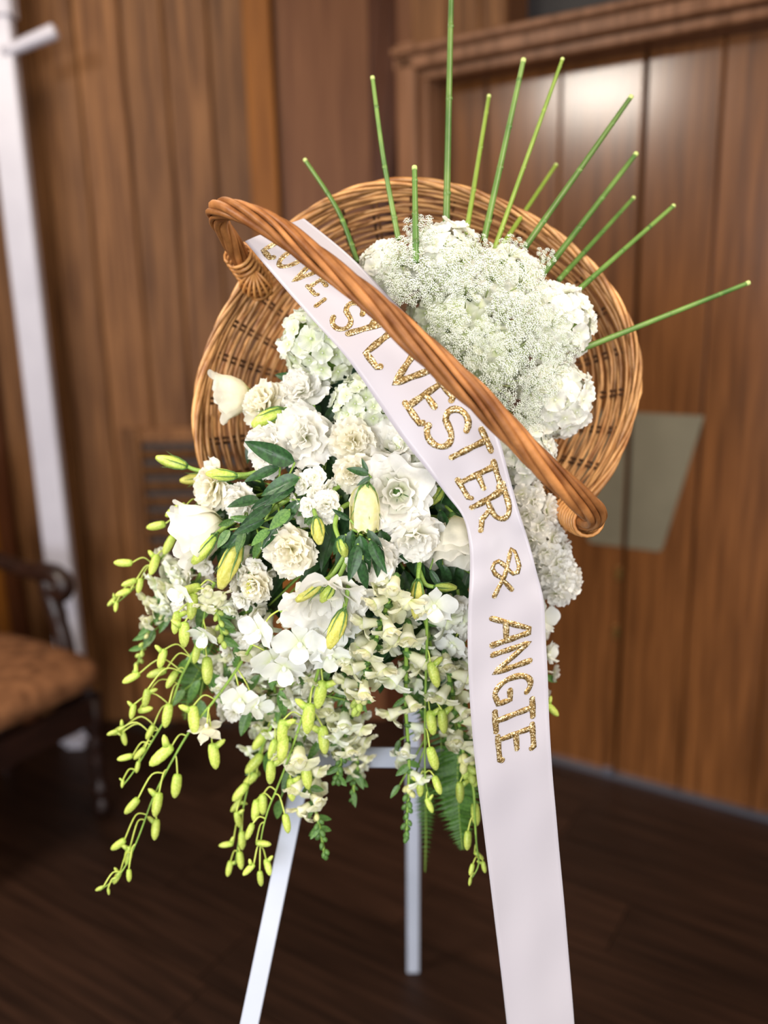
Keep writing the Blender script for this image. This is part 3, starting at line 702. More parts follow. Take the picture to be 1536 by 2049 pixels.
def facing(pos, w=0.75): return ((pos - CORE).normalized() + (-FW) * w).normalized()
def stem_to_core(t, M, pos, n, r, length=0.07, m=STEMG):
    g = G(); tgt = CORE + (pos - CORE) * 0.30
    b = pos - n * r * 0.6
    g.tube(spline([b, b.lerp(tgt, 0.5) + Vector((0, 0, -0.008)), tgt], 4), 0.0019, 6); wpart('stem', g, m, t, M)

# ---- hydrangea heads
HY = [
 (650, 690, 90, 0, 'green', 'pale green-white hydrangea head left of the ribbon below the handle foot'),
 (735, 815, 72, 1, 'green', 'green-tinged hydrangea head between the ribbon and the carnations'),
 (1105, 650, 82, 2, 'white', 'white hydrangea head at the lace edge facing the lone low reed'),
 (1105, 800, 80, 3, 'white', 'white hydrangea head just above the lower half of the wicker handle'),
 (890, 525, 78, 4, 'white', 'white hydrangea head at the very top of the bouquet'),
 (775, 545, 60, 5, 'white', 'white hydrangea head under the upper edge of the ribbon'),
 (1040, 900, 72, 6, 'white', 'white hydrangea head beside the ribbon below the handle, above the pink-white stock'),
 (1010, 570, 76, 7, 'white', 'white hydrangea head behind the upper lace flowers'),
 (900, 640, 84, 8, 'green', 'greenish hydrangea head glimpsed beneath the lace by the handle middle'),
 (980, 720, 84, 9, 'green', 'greenish hydrangea head deep under the centre of the lace'),
 (850, 905, 78, 10, 'green', 'white-green hydrangea head half under the ribbon, above the open lisianthus'),
]
DH = {2: .016, 3: .016, 4: .012, 7: .05, 8: .075, 9: .085, 5: .016}
for (px, py, r, sd, k, lab) in HY:
    d = D(px, py) + r * M2P * 0.55 + DH.get(sd, 0.008); pos = P(px, py, d); n = facing(pos, 0.8); R = r * d * M2P
    M = basis(pos, n, s=R, roll=sd); t = thing('hydrangea', lab, 'flower', M, 'hydrangea heads')
    put(hydrangea(HYDRG if k == 'green' else HYDR, sd, n=84), t); stem_to_core(t, M, pos, n, R)
# ---- carnations
CA = [
 (605, 785, 54, WHITE, 'white carnation with upright centre petals, topmost of the carnations', (-.1, .35)),
 (612, 875, 66, WHITE, 'large bright white carnation below the topmost carnation', (.05, .0)),
 (533, 812, 56, CREAM, 'white carnation beside the pale cup bloom, behind a green bud', (-.5, .3)),
 (548, 895, 58, WHITE, 'white carnation behind the green bud, lower-left of the large bright carnation', (-.3, -.3)),
 (708, 885, 50, CREAM, 'cream carnation between the large carnation and the green hydrangea', (.1, .2)),
 (705, 945, 42, CREAM, 'small cream carnation above the big cream drooping bud', (0, -.3)),
 (432, 972, 52, CREAM, 'white carnation at the far left under the slim yellow-green bud', (-.6, .1)),
 (487, 1003, 46, WHITE, 'white carnation tucked behind the dark leaf fan on the left', (-.2, -.2)),
 (828, 1070, 60, WHITE, 'ruffled white carnation below the open slit-centred lisianthus', (.1, -.4)),
 (585, 1098, 58, CREAM, 'blush white carnation at the centre left above the wide open lisianthus', (-.1, 0)),
 (512, 1168, 40, CREAM, 'small blush carnation beside the fat yellow bud', (-.1, -.2)),
 (745, 1118, 54, WHITE, 'white carnation behind the dark hanging leaves at the bouquet centre', (.1, -.2)),
 (655, 1010, 34, WHITE, 'small white carnation-like bloom left of the big cream bud stem', (-.1, .1)),
]
for i, (px, py, r, m, lab, tl) in enumerate(CA):
    d = D(px, py) + r * M2P * 0.25; pos = P(px, py, d); n = (facing(pos, 1.0) + CX * tl[0] + CY * tl[1]).normalized(); R = r * d * M2P
    M = basis(pos, n, s=R, roll=i * 1.3); t = thing('carnation', lab, 'flower', M, 'white carnations')
    put(carnation(m, 40 + i), t); stem_to_core(t, M, pos, n, R)
# ---- lisianthus blooms: centre px of the base, direction the cup opens (dx, dy px, toward camera), size
LI = [
 (500, 785, (-1.0, 0.12, 0.15), 74, CREAM, 'c', 'pale cream lisianthus cup facing sideways, topmost at the left over bare wicker'),
 (795, 985, (-0.05, 0.05, 1.0), 84, WHITE, 'o', 'large open white lisianthus with a dark slit centre, left of the ribbon'),
 (447, 1048, (-1.0, 0.40, 0.25), 98, WHITE, 'c', 'big white lisianthus cup opening to the far left above the hanging orchids'),
 (655, 1165, (0.05, 0.75, 0.75), 92, WHITE, 'o', 'wide open white lisianthus at the centre behind the hanging yellow buds'),
 (905, 1035, (0.0, 1.0, 0.25), 96, CREAM, 'c', 'cream white lisianthus cup hanging downward against the ribbon edge'),
 (790, 905, (-0.2, -0.5, 0.8), 60, WHITE, 'o', 'white lisianthus with smooth petals above the slit-centred bloom'),
 (588, 1205, (0.1, 1.0, 0.45), 46, CREAM, 'c', 'yellowish half-closed lisianthus drooping below the wide open bloom'),
]
for i, (px, py, dr, r, m, k, lab) in enumerate(LI):
    n = (CX * dr[0] - CY * dr[1] - FW * dr[2]).normalized(); d = D(px, py) + 0.012 + (0.012 if k == 'o' else 0.004); pos = P(px, py, d); R = r * d * M2P * (0.92 if k == 'o' else 0.82)
    M = basis(pos, n, s=R, roll=i * .9); t = thing('lisianthus', lab, 'flower', M, 'white lisianthus blooms')
    put(lisianthus(m, 70 + i, k), t); stem_to_core(t, M, pos, n, R * .2)
# ---- lisianthus buds: (tip px, base px, width, material, stem way-points, depth offset, label)
def budmesh(m, tw, fat=1.0):
    g = G(); g.lathe([(0.05, 0), (0.15 * fat, 0.10), (0.235 * fat, 0.32), (0.25 * fat, 0.55), (0.19 * fat, 0.78), (0.12 * fat, 0.93), (0.07, 1.0)], 20, ridge=0.09, rn=5, tw=tw); return g.mesh('bud', m)
BUDS = {'y': budmesh(BUDY, 1.5), 'g': budmesh(BUDG, 1.2), 'c': None}
g = G()
for k in range(6):
    g.grid(cup_fn(None, prof_=((0.07, 0), (0.27, 0.16), (0.335, 0.45), (0.32, 0.80), (0.29, 1.0)) if k < 3 else ((0.05, 0), (0.22, 0.2), (0.29, 0.5), (0.27, 0.85), (0.20, 1.06)), ruf=0.05, ph=k * 1.9, fr=5, half=0.92, lean=0.25), 12, 9, M=RT(120 * k + (60 if k > 2 else 0), 'Z'))
BUDS['c'] = g.mesh('bud', BUDC)
g = G()
for k in range(5):
    a = k * 1.2566; c_, s_ = math.cos(a), math.sin(a)
    g.tube([(0.05 * c_, 0.05 * s_, -0.02), (0.17 * c_, 0.17 * s_, 0.10), (0.255 * c_, 0.255 * s_, 0.32), (0.275 * c_, 0.275 * s_, 0.55), (0.36 * c_, 0.36 * s_, 0.74)], [0.035, 0.032, 0.026, 0.016, 0.004], 4)
g.lathe([(0.03, -0.10), (0.06, -0.05), (0.09, 0.04)], 8); BCAL = g.mesh('calyx', LEAFM)
BU = [
 ((728, 1062), (732, 968), 1.0, 'c', [(742, 955), (752, 938), (760, 925)], -.012, 'largest cream bud, drooping in front of the slit-centred lisianthus'),
 ((440, 1178), (478, 1082), .95, 'y', [(500, 1055), (560, 1010), (640, 960)], -.010, 'fat yellow bud hanging below the big sideways white cup'),
 ((504, 852), (566, 820), 1.1, 'g', [(590, 815), (630, 812)], -.018, 'green-yellow bud lying across the upper carnations'),
 ((312, 915), (375, 934), .75, 'g', [(400, 942), (470, 950), (560, 945)], .0, 'slim green bud poking furthest left over the louvred grille'),
 ((360, 962), (410, 955), .8, 'y', [(440, 955), (500, 955)], .03, 'blurred yellow bud just under the furthest-left slim bud'),
 ((412, 948), (474, 952), .7, 'g', [(500, 948), (560, 930), (610, 915)], -.012, 'slim lime bud in front of the far left carnation'),
 ((640, 1090), (632, 1035), .9, 'y', [(630, 1015), (660, 985), (720, 950)], -.012, 'short yellow bud bent over left of the biggest cream bud'),
 ((692, 1115), (678, 1078), .7, 'g', [(670, 1050), (680, 1020), (705, 1005)], -.014, 'tiny green bud on an arched stem beside the short yellow bud'),
 ((385, 1128), (432, 1070), .75, 'g', [(450, 1055), (500, 1025), (580, 975)], -.016, 'green bud lying over the rim of the big sideways cup'),
 ((592, 1203), (646, 1162), .85, 'y', [(665, 1150), (690, 1110), (700, 1085)], -.020, 'yellow-green bud lying across the wide open lisianthus'),
 ((642, 1205), (666, 1168), .8, 'g', [(680, 1150), (695, 1115), (700, 1090)], -.020, 'small green bud beside the one across the wide open lisianthus'),
 ((658, 1298), (688, 1220), .85, 'y', [(694, 1190), (703, 1130), (708, 1090)], -.020, 'long pale yellow bud hanging straight down below the open lisianthus'),
 ((832, 1238), (836, 1160), .95, 'y', [(838, 1135), (842, 1110)], -.005, 'bright yellow bud hanging in the dark gap left of the ribbon'),
 ((914, 1176), (868, 1174), .65, 'g', [(850, 1168), (838, 1140)], -.004, 'narrow green bud pointing at the ribbon beside the bright yellow bud'),
 ((860, 1010), (884, 975), .9, 'g', [(895, 955), (905, 930)], -.004, 'lime bud tucked against the ribbon beside the slit-centred lisianthus'),
 ((495, 1198), (505, 1140), .7, 'y', [(510, 1120), (540, 1060)], .004, 'yellow bud partly behind the fat yellow bud and small blush carnation'),
]
for i, (tp, bp_, w, k, st, dd, lab) in enumerate(BU):
    d = D(*bp_) + dd; a, b = P(*bp_, d), P(*tp, d + 0.002); ax = b - a; Ln = ax.length
    M = basis(a, ax, up=-FW, s=Ln, roll=i); t = thing('lisianthus_bud', lab, 'flower bud', M, 'lisianthus buds')
    kk = w / (Ln / (95 * M2P)) * 0.62 if k != 'c' else 1.0
    S = Matrix.Diagonal((max(.75, min(kk, 1.25)),) * 2 + (1, 1))
    ob('bud', BUDS[k], t, S); ob('calyx', BCAL, t, S)
    g = G(); pts = [a - ax * 0.02] + [P(x, y, D(x, y) + dd * .6 + .006 + .010 * j) for j, (x, y) in enumerate(st)]
    sp_ = spline(pts, 6); g.tube(sp_, [0.0025 + 0.0007 * j / len(sp_) for j in range(len(sp_))], 8); wpart('stem', g, STEMG, t, M)
# ---- stock spikes (dense double florets)
def spike(name, lab, cat, group, path, n, r0, r1, florets, wide, seed, dd=0.0, buds=(), tip='g', fwd=0.3, leafy=True, bias=0.0, size_start=0.0):
    cat_ = 'snap' if name == 'snapdragon' else 'stock'
    r = random.Random(seed); pts = [P(x, y, D(x, y) + dd + (e[0] if e else 0)) for (x, y, *e) in path]; sp_ = spline(pts, 8)
    M = Matrix.Translation(sp_[0]); t = thing(name, lab, cat, M, group)
    g = G(); N_ = len(sp_); g.tube(sp_, [0.0030 - 0.0014 * i / N_ for i in range(N_)], 7); wpart('stem', g, STEMG, t, M)
    def at(q):
        x = q * (N_ - 1); i = min(int(x), N_ - 2); return sp_[i].lerp(sp_[i + 1], x - i), (sp_[min(i + 2, N_ - 1)] - sp_[max(i - 1, 0)]).normalized()
    iM = M.inverted()
    nb = sum(b[0] for b in buds); tot = 0
    for k in range(n):
        q = (k + .3) / n * wide; p, T = at(q); s_ = (r0 + (r1 - r0) * q / wide) * (2.05 if cat_ == 'snap' else 1.7) * M2P * r.uniform(.85, 1.15)
        a = k * 2.4 + bias; u = (-FW - T * (-FW).dot(T)).normalized(); v_ = T.cross(u)
        c = math.cos(a); c = c * 0.75 + fwd
        o = (u * c + v_ * math.sin(a)).normalized(); dn = (o + T * 0.35).normalized()
        ob('floret', r.choice(florets), t, iM @ basis(p + o * s_ * 0.62, dn, up=-T, s=s_, roll=r.uniform(-.3, .3)))
    q = wide
    for (cnt, size, kind) in buds:
        for k in range(cnt):
            q += (1 - wide) / max(1, nb); p, T = at(min(q, 1)); s_ = size * M2P * 2.5 * r.uniform(.85, 1.1)
            a = tot * 2.4; tot += 1; u = (-FW - T * (-FW).dot(T)).normalized(); v_ = T.cross(u); o = (u * math.cos(a) + v_ * math.sin(a))
            if q > .96: o = o * .3
            ob('bud', SB[kind], t, iM @ basis(p + o * s_ * 0.38, o + T * 1.3, up=-FW, s=s_))
    if leafy:
        for k in range(int(leafy) * 4 if leafy is not True else 9):
            p, T = at(r.uniform(0.25, 0.9)); u = (-FW - T * (-FW).dot(T)).normalized(); v_ = T.cross(u); a = r.uniform(0, 6.28)
            o = (u * math.cos(a) * .5 + v_ * math.sin(a) + T * .7).normalized(); ob('leaf', r.choice(LEAVES['m']), t, iM @ aim(p, o, -FW, r.uniform(24, 42) * M2P))
    return t
spike('stock_flower', 'tall pink-white stock spike hanging beyond the ribbon below the handle end', 'flower', 'stock spikes', [(1035, 985), (1060, 1030), (1085, 1090), (1105, 1140), (1128, 1178)], 40, 34, 30, STOCKF, 1.0, 1, 0.025, buds=(), fwd=.35)
spike('stock_flower', 'thin stock spike peeping out beyond the ribbon below the tall one', 'flower', 'stock spikes', [(1060, 1180, .05), (1078, 1250, .05), (1088, 1330, .05), (1092, 1420, .05)], 9, 26, 16, STOCKF, 0.9, 2, 0.0, buds=((2, 8, 'p'),))
spike('stock_flower', 'short stock cluster left of the big cream bud under the large carnation', 'flower', 'stock spikes', [(630, 960), (622, 990), (628, 1030)], 10, 26, 24, STOCKF, 1.0, 3, 0.01, buds=())
spike('stock_flower', 'blush stock cluster beneath the fat yellow bud', 'flower', 'stock spikes', [(520, 1120), (500, 1180), (492, 1235)], 14, 26, 22, STOCKF, 1.0, 4, 0.018, buds=((2, 9, 'p'),))
spike('stock_flower', 'white stock spike behind the ribbon edge beside the hanging cup', 'flower', 'stock spikes', [(900, 1190), (915, 1240), (925, 1300), (925, 1350)], 14, 30, 24, STOCKF, 1.0, 5, 0.02)
spike('stock_flower', 'pale stock spike low in the middle behind the hanging orchid buds', 'flower', 'stock spikes', [(600, 1300), (610, 1370), (630, 1440), (640, 1500)], 18, 32, 22, STOCKF, 1.0, 6, 0.035)
spike('stock_flower', 'pale stock spike behind the orchids above the blurred left buds', 'flower', 'stock spikes', [(500, 1260), (480, 1320), (470, 1380), (468, 1430)], 15, 34, 22, STOCKF, 1.0, 7, 0.04)
spike('stock_flower', 'short white stock spike behind the big sideways cup', 'flower', 'stock spikes', [(420, 1120), (395, 1160), (380, 1200), (372, 1240)], 11, 28, 22, STOCKF, 1.0, 8, 0.035)
# ---- snapdragon spikes
SN = [
 ([(790, 1160), (768, 1230), (742, 1310), (722, 1380), (712, 1425)], 15, 31, 24, .78, ((3, 10, 'p'), (9, 9, 'g')), -.012, 'full pale yellow snapdragon spike with a round green tip at the centre'),
 ([(815, 1250), (812, 1340), (812, 1420), (818, 1520), (816, 1600), (812, 1680)], 11, 30, 22, .72, ((3, 9, 'p'), (14, 7.5, 'l')), .006, 'long white snapdragon spike hanging left of the fern with a green tip'),
 ([(890, 1310), (905, 1390), (920, 1460), (930, 1520), (950, 1560)], 11, 29, 24, .70, ((5, 11, 'p'), (7, 12, 'g')), -.005, 'creamy snapdragon spike beside the ribbon with fat green-yellow buds'),
 ([(690, 1430), (690, 1480), (680, 1530), (670, 1565)], 6, 26, 20, .45, ((12, 7, 'l'),), .006, 'leafy green snapdragon tip below the round green tip'),
 ([(600, 1500), (612, 1560), (628, 1610), (640, 1660), (650, 1715)], 7, 30, 24, .58, ((2, 8, 'p'), (11, 7.5, 'l')), -.002, 'creamy snapdragon spike over the left easel leg'),
 ([(420, 1180), (430, 1215), (440, 1245), (446, 1290)], 4, 20, 16, .3, ((11, 7.5, 'g'),), -.006, 'short green-tipped snapdragon under the fat yellow bud'),
 ([(365, 1130), (335, 1180), (310, 1230), (290, 1285), (270, 1345)], 10, 26, 18, .66, ((2, 7, 'p'), (10, 6.5, 'g')), .045, 'blurred white snapdragon spike furthest left beside the chair'),
 ([(705, 1480), (715, 1530), (708, 1570), (706, 1605)], 5, 22, 16, .55, ((8, 6, 'l'),), .04, 'small blurred snapdragon tip behind the leafy green one'),
 ([(840, 1200), (855, 1260), (865, 1320), (872, 1380)], 9, 30, 24, 1.0, (), .012, 'white snapdragon florets beside the dark gap under the bright yellow bud'),
 ([(560, 1320), (540, 1380), (530, 1430), (520, 1500), (508, 1560)], 12, 28, 18, .8, ((5, 6, 'g'),), .05, 'blurred white snapdragon spike behind the hanging orchid buds on the left'),
 ([(700, 1290), (690, 1350), (690, 1420), (700, 1470), (712, 1500)], 12, 28, 22, 1.0, (), .03, 'pale snapdragon spike behind the full central one'),
 ([(960, 1220, .02), (955, 1300, .02), (950, 1380, .02), (948, 1430, .02)], 8, 26, 22, 1.0, (), .0, 'white snapdragon half hidden by the ribbon beside the creamy spike'),
]
for i, (path, n, r0, r1, wd_, buds, dd, lab) in enumerate(SN):
    spike('snapdragon', lab, 'flower', 'snapdragon spikes', path, n, r0, r1, SNAPF if i in (0, 2, 4, 5) else SNAPF[:2] + SNAPW, wd_, 100 + i, dd, buds)
for i, (path, n, lab) in enumerate([([(470, 1200), (455, 1260), (450, 1330), (455, 1400)], 9, 'white snapdragon between the fat yellow bud and the open orchids'), ([(540, 1230), (530, 1300), (545, 1360), (560, 1440), (560, 1500)], 12, 'pale snapdragon spike under the yellowish half-closed bloom'),
  ([(640, 1340), (600, 1420), (580, 1490), (600, 1550)], 11, 'white snapdragon spike behind the middle orchid buds'), ([(380, 1150), (350, 1190), (320, 1240)], 7, 'white snapdragon beside the blurred one at the far left'), ([(660, 1400), (655, 1460), (670, 1510)], 8, 'pale snapdragon beside the leafy green tip')]):
    spike('snapdragon', lab, 'flower', 'snapdragon spikes', path, n, 27, 20, SNAPW + SNAPF[:1], .9, 140 + i, .032 if i != 3 else .045, ((3, 6, 'p'), (4, 5, 'l')))
# ---- dendrobium orchids
def dpet(m, L_, W_, **k): return pmesh('petal', m, 8, 7, L=L_, W=W_, **k)
DP = {'s': dpet(DENDR, 0.95, 0.30, cup=0.10, point=0.6, base=.2), 'p': dpet(DENDR, 1.0, 0.52, cup=0.12, ruf=0.04, freq=1, base=.1), 'l': dpet(DENDR, 0.62, 0.36, cup=0.7, ruf=0.08, freq=1.3, trough=0.5, base=.35)}
YP = {'s': dpet(CREAM, 0.95, 0.30, cup=0.55, point=0.7, base=.25, curl=-.2), 'l': dpet(CREAM, 0.75, 0.36, cup=0.8, trough=0.5, base=.35)}
def blossom(parent, M, yellow=False):
    V = YP if yellow else DP
    o = ob('blossom', DCOL if not yellow else DCOLY, parent, M)
    if yellow:
        for a in (0, 75, 150, 215, 290): ob('petal', V['s'], o, RT(a, 'Z') @ RT(-35, 'X'))
        ob('lip', V['l'], o, RT(180, 'Z') @ RT(-20, 'X'))
    else:
        for a in (0, 128, 232): ob('sepal', V['s'], o, RT(a, 'Z') @ RT(6, 'X') @ TR(0, 0.06, -0.02))
        for a in (72, -72): ob('petal', V['p'], o, RT(a, 'Z') @ RT(12, 'X') @ TR(0, 0.05, 0.01))
        ob('lip', V['l'], o, RT(180, 'Z') @ RT(22, 'X') @ TR(0, 0.03, 0.03))
    return o
g = G(); g.lathe([(0.03, -0.35), (0.07, -0.2), (0.10, 0.0), (0.11, 0.12), (0.05, 0.24)], 8); DCOL = g.mesh('blossom', DENDR); DCOLY = g.mesh('blossom', CREAM)
def dbud(m, spur=True):
    g = G(); g.lathe([(0.05, 0), (0.15, 0.05), (0.19, 0.2), (0.205, 0.5), (0.175, 0.76), (0.10, 0.93), (0.02, 1.0)], 12, ridge=0.05, rn=3)
    if spur: g.tube([(0.12, 0, 0.16), (0.26, 0, 0.08), (0.40, 0, 0.0), (0.50, 0, -0.05)], [0.13, 0.12, 0.10, 0.03], 7)
    return g.mesh('bud', m)
DB = [dbud(BUDG, True), dbud(BUDG, False)]
def nearest(pts, p):
    return min(range(len(pts)), key=lambda i: (pts[i] - p).length)
def orchid(lab, path, dd, buds, blooms=(), seed=0, yblooms=()):
    """path px points; buds: (px, py, length px, dx, dy)"""
    r = random.Random(seed); pts = spline([P(x, y, D(x, y) + dd + (e[0] if e else 0)) for (x, y, *e) in path], 8); M = Matrix.Translation(pts[0])
    t = thing('orchid_spray', lab, 'orchid', M, 'hanging orchid sprays'); iM = M.inverted(); N_ = len(pts)
    g = G(); g.tube(pts, [0.0021 - 0.0014 * i / N_ for i in range(N_)], 7); wpart('stem', g, STEMG, t, M)
    def dep(p): return (p - CAM).dot(FW)
    for (x, y, L_, dx, dy) in buds:
        tgt = P(x, y, 1.0); best = min(range(N_), key=lambda i: (P(x, y, dep(pts[i])) - pts[i]).length + 0.25 * abs(0.03 - 0.0))
        # attach a little up the stem
        i = max(0, best - r.randint(4, 8)); a = pts[i]; z_ = dep(a) + r.uniform(-.012, .012)
        L3 = L_ * 1.22 * z_ * M2P; ax = (CX * dx - CY * dy).normalized() - FW * r.uniform(-.15, .2); ax.normalize()
        b = P(x, y, z_) - ax * L3 * 0.5
        ob('bud', r.choice(DB), t, iM @ basis(b, ax, up=-FW, s=L3, roll=r.choice((0, PI)) + r.uniform(-.4, .4)))
        g = G(); mid = a.lerp(b, 0.5) + CY * ((a - b).length * 0.32) * (1 if (b - a).length > .006 else 0); g.tube(spline([a, mid, b + ax * L3 * .03], 5), [0.0009] * 6 + [0.0011] * 5, 5); wpart('pedicel', g, STEMY, t, M)
    for (x, y, R_, nx, ny, nz) in list(blooms) + list(yblooms):
        best = min(range(N_), key=lambda i: (P(x, y, dep(pts[i])) - pts[i]).length); a = pts[max(0, best - 4)]; z_ = dep(pts[best]) - .010
        p = P(x, y, z_); n = (CX * nx - CY * ny - FW * nz).normalized(); s_ = R_ * z_ * M2P
        yb = (x, y, R_, nx, ny, nz) in yblooms
        blossom(t, iM @ basis(p, n, up=CY, s=s_, roll=r.uniform(-.3, .3)), yb)
        g = G(); g.tube(spline([a, a.lerp(p, .5) + CY * .004, p - n * s_ * .3], 4), 0.0011, 5); wpart('pedicel', g, STEMY, t, M)
orchid('longest orchid spray, sweeping down to the lower left, with one open yellow bloom', [(505, 1290), (470, 1345), (430, 1400), (385, 1455), (340, 1530), (305, 1600), (275, 1680), (243, 1745), (200, 1782)], 0.0,
 [(322, 1512, 48, -.8, .7), (428, 1513, 44, .15, 1), (388, 1440, 46, .1, 1), (352, 1573, 42, -.15, 1), (314, 1610, 40, -.15, 1), (263, 1613, 34, -.7, .8), (311, 1660, 34, -.05, 1), (236, 1690, 30, -.8, .6), (257, 1712, 32, -.2, 1), (234, 1756, 24, -.5, .9), (258, 1752, 22, 0, 1), (199, 1778, 16, -.8, .4), (217, 1784, 12, .1, 1)],
 blooms=[(480, 1398, 40, .1, .3, .9), (512, 1412, 36, .5, .5, .7), (545, 1322, 50, .2, .5, .8)], yblooms=[(413, 1455, 40, .1, -.9, .6)], seed=1)
orchid('second orchid spray from the left, running down past the chair leg', [(400, 1270), (385, 1310), (360, 1360), (335, 1430), (300, 1490), (270, 1540), (246, 1572)], 0.012,
 [(324, 1318, 34, -.3, 1), (262, 1357, 32, -.9, .5), (313, 1347, 34, -.9, .3), (343, 1360, 32, -.5, .9), (292, 1397, 32, -.2, 1), (265, 1424, 26, -.2, 1), (291, 1420, 26, .8, -.2), (334, 1432, 40, -.15, 1), (300, 1465, 26, -.4, .8), (279, 1508, 26, -.7, .7), (250, 1516, 26, -.9, .2), (275, 1535, 20, -.2, 1), (245, 1568, 14, -.1, 1), (237, 1462, 26, -.8, .5), (248, 1478, 24, .2, 1), (225, 1466, 20, -.8, .3)], seed=2)
orchid('high blurred orchid spray furthest left beside the grille', [(400, 1000), (375, 1040), (345, 1085), (305, 1140), (265, 1180), (226, 1213)], 0.035,
 [(312, 1052, 34, -.95, .2), (352, 1022, 40, -.8, .4), (246, 1126, 32, -1, 0), (308, 1130, 36, -.3, 1), (338, 1090, 36, -.4, .8), (258, 1166, 26, -.8, .3), (246, 1186, 26, -.8, .3), (279, 1172, 26, -.2, 1), (224, 1204, 20, -.5, .5), (232, 1214, 18, -.1, .9)], seed=3)
orchid('short orchid spray of fat green buds under the big sideways white cup', [(430, 1165), (415, 1200), (405, 1260), (408, 1310)], -0.008,
 [(384, 1214, 44, -.1, 1), (352, 1246, 38, -.1, 1), (369, 1270, 44, -.05, 1), (414, 1342, 46, .05, 1), (378, 1180, 40, -.9, .3), (392, 1310, 30, -.2, 1)], blooms=[(408, 1268, 36, -.2, .6, .5), (365, 1190, 32, -.4, .3, .7)], seed=4)
orchid('orchid spray down the middle, crossing in front of the left easel leg top', [(640, 1330), (622, 1390), (600, 1450), (580, 1510), (555, 1575), (535, 1625), (522, 1680), (520, 1740)], -0.004,
 [(617, 1438, 52, -.1, 1), (648, 1481, 46, .1, 1), (564, 1465, 44, -.1, 1), (565, 1497, 46, -.1, 1), (613, 1553, 44, .15, 1), (541, 1546, 40, -.05, 1), (583, 1580, 38, .1, 1), (511, 1622, 36, -.1, 1), (526, 1610, 36, 0, 1), (573, 1648, 32, .2, 1), (527, 1688, 26, .7, .1), (499, 1664, 28, -.4, 1), (497, 1740, 26, -.5, .5), (536, 1735, 28, .3, 1), (521, 1758, 26, .1, 1), (640, 1390, 50, -.2, 1)], blooms=[(660, 1312, 44, .1, .5, .8)], seed=5)
orchid('blurred orchid spray left of the middle one', [(570, 1400, .03), (540, 1460, .03), (510, 1530, .03), (490, 1600, .03), (478, 1680, .03), (470, 1730, .03)], 0.0,
 [(508, 1528, 42, -.7, .8), (480, 1586, 36, -.7, .8), (484, 1682, 32, 0, 1), (452, 1690, 24, -.9, .1), (481, 1722, 30, .1, 1), (458, 1738, 26, -.2, 1), (520, 1480, 40, -.6, .8), (500, 1560, 34, -.6, .6), (476, 1640, 28, .2, 1), (545, 1500, 36, -.3, 1), (472, 1612, 26, -.6, .7)], seed=6)
orchid('thin straight orchid spray in front of the dark gap left of the ribbon', [(850, 1190), (854, 1270), (852, 1350), (850, 1430), (850, 1500), (851, 1560), (860, 1600)], -0.012,
 [(863, 1446, 42, .15, 1), (886, 1444, 42, .1, 1), (866, 1518, 42, .3, 1), (840, 1575, 32, 0, 1), (875, 1571, 32, .35, 1), (859, 1612, 26, .4, .9), (868, 1350, 44, .3, 1)], blooms=[(868, 1212, 48, .1, .4, .9)], seed=7)
orchid('lowest right orchid spray trailing along the ribbon edge', [(935, 1530), (947, 1580), (950, 1640), (953, 1690), (957, 1730), (942, 1760)], -0.004,
 [(920, 1586, 36, 0, 1), (951, 1630, 38, .1, 1), (935, 1682, 32, -.05, 1), (958, 1712, 20, .6, .5), (943, 1740, 20, -.3, 1), (940, 1764, 14, -.2, 1), (968, 1735, 20, .2, 1)], seed=8)
orchid('white orchid spray with large open blooms under the wide lisianthus', [(560, 1220), (590, 1255), (620, 1290), (655, 1330)], -0.002, [],
 blooms=[(600, 1288, 58, .0, .35, .9), (648, 1282, 46, .3, .3, .9), (518, 1262, 44, -.4, .2, .8), (568, 1335, 48, .1, .6, .7), (690, 1250, 36, .3, .2, .8)], seed=9)
orchid('white orchid spray half behind the ribbon at its outer edge', [(1050, 1180, .03), (1075, 1230, .03), (1088, 1300, .03), (1092, 1400, .03)], 0.0, [(1104, 1420, 30, .6, .6)],
 blooms=[(1080, 1240, 42, .5, .1, .8), (1096, 1310, 30, .8, .1, .5)], seed=10)
orchid('white orchid spray behind the ribbon at its inner edge', [(915, 1180, .01), (925, 1240, .01), (930, 1300, .01)], 0.0, [],
 blooms=[(922, 1240, 46, -.1, .2, .9), (905, 1290, 34, -.4, .4, .8)], seed=11)
# ---- Queen Anne's lace umbels
def umbellet(seed):
    r = random.Random(seed); g = G()
    for k in range(34):
        a = k * 2.4; q = math.sqrt((k + .5) / 34); x, y = q * math.cos(a), q * math.sin(a); z_ = 0.35 * (1 - q * q) + r.uniform(-.22, .25)
        c = Vector((x, y, z_)); s_ = r.uniform(0.15, 0.22)
        n = Vector((x * .5 + r.uniform(-.4, .4), y * .5 + r.uniform(-.4, .4), 1)).normalized(); u_ = n.orthogonal().normalized(); w_ = n.cross(u_); b = len(g.v)
        a0 = r.uniform(0, 6); g.v.append(c + n * s_ * .35); g.uv.append((.5, .5))
        for j in range(10):
            aa = a0 + j * PI / 5; rr = s_ * (1.0 if j % 2 == 0 else 0.42); g.v.append(c + u_ * (rr * math.cos(aa)) + w_ * (rr * math.sin(aa))); g.uv.append((.5, .5))
        for j in range(10): g.f.append((b, b + 1 + j, b + 1 + (j + 1) % 10)); g.m.append(0)
        if k % 2 == 0: g.tube([(0, 0, -0.55), (x * .96, y * .96, z_ - .02)], 0.016, 3, mi=1, cap=False)
    return g.mesh('umbellet', [LACE, LACEG], False)
UM = [umbellet(k) for k in range(4)]
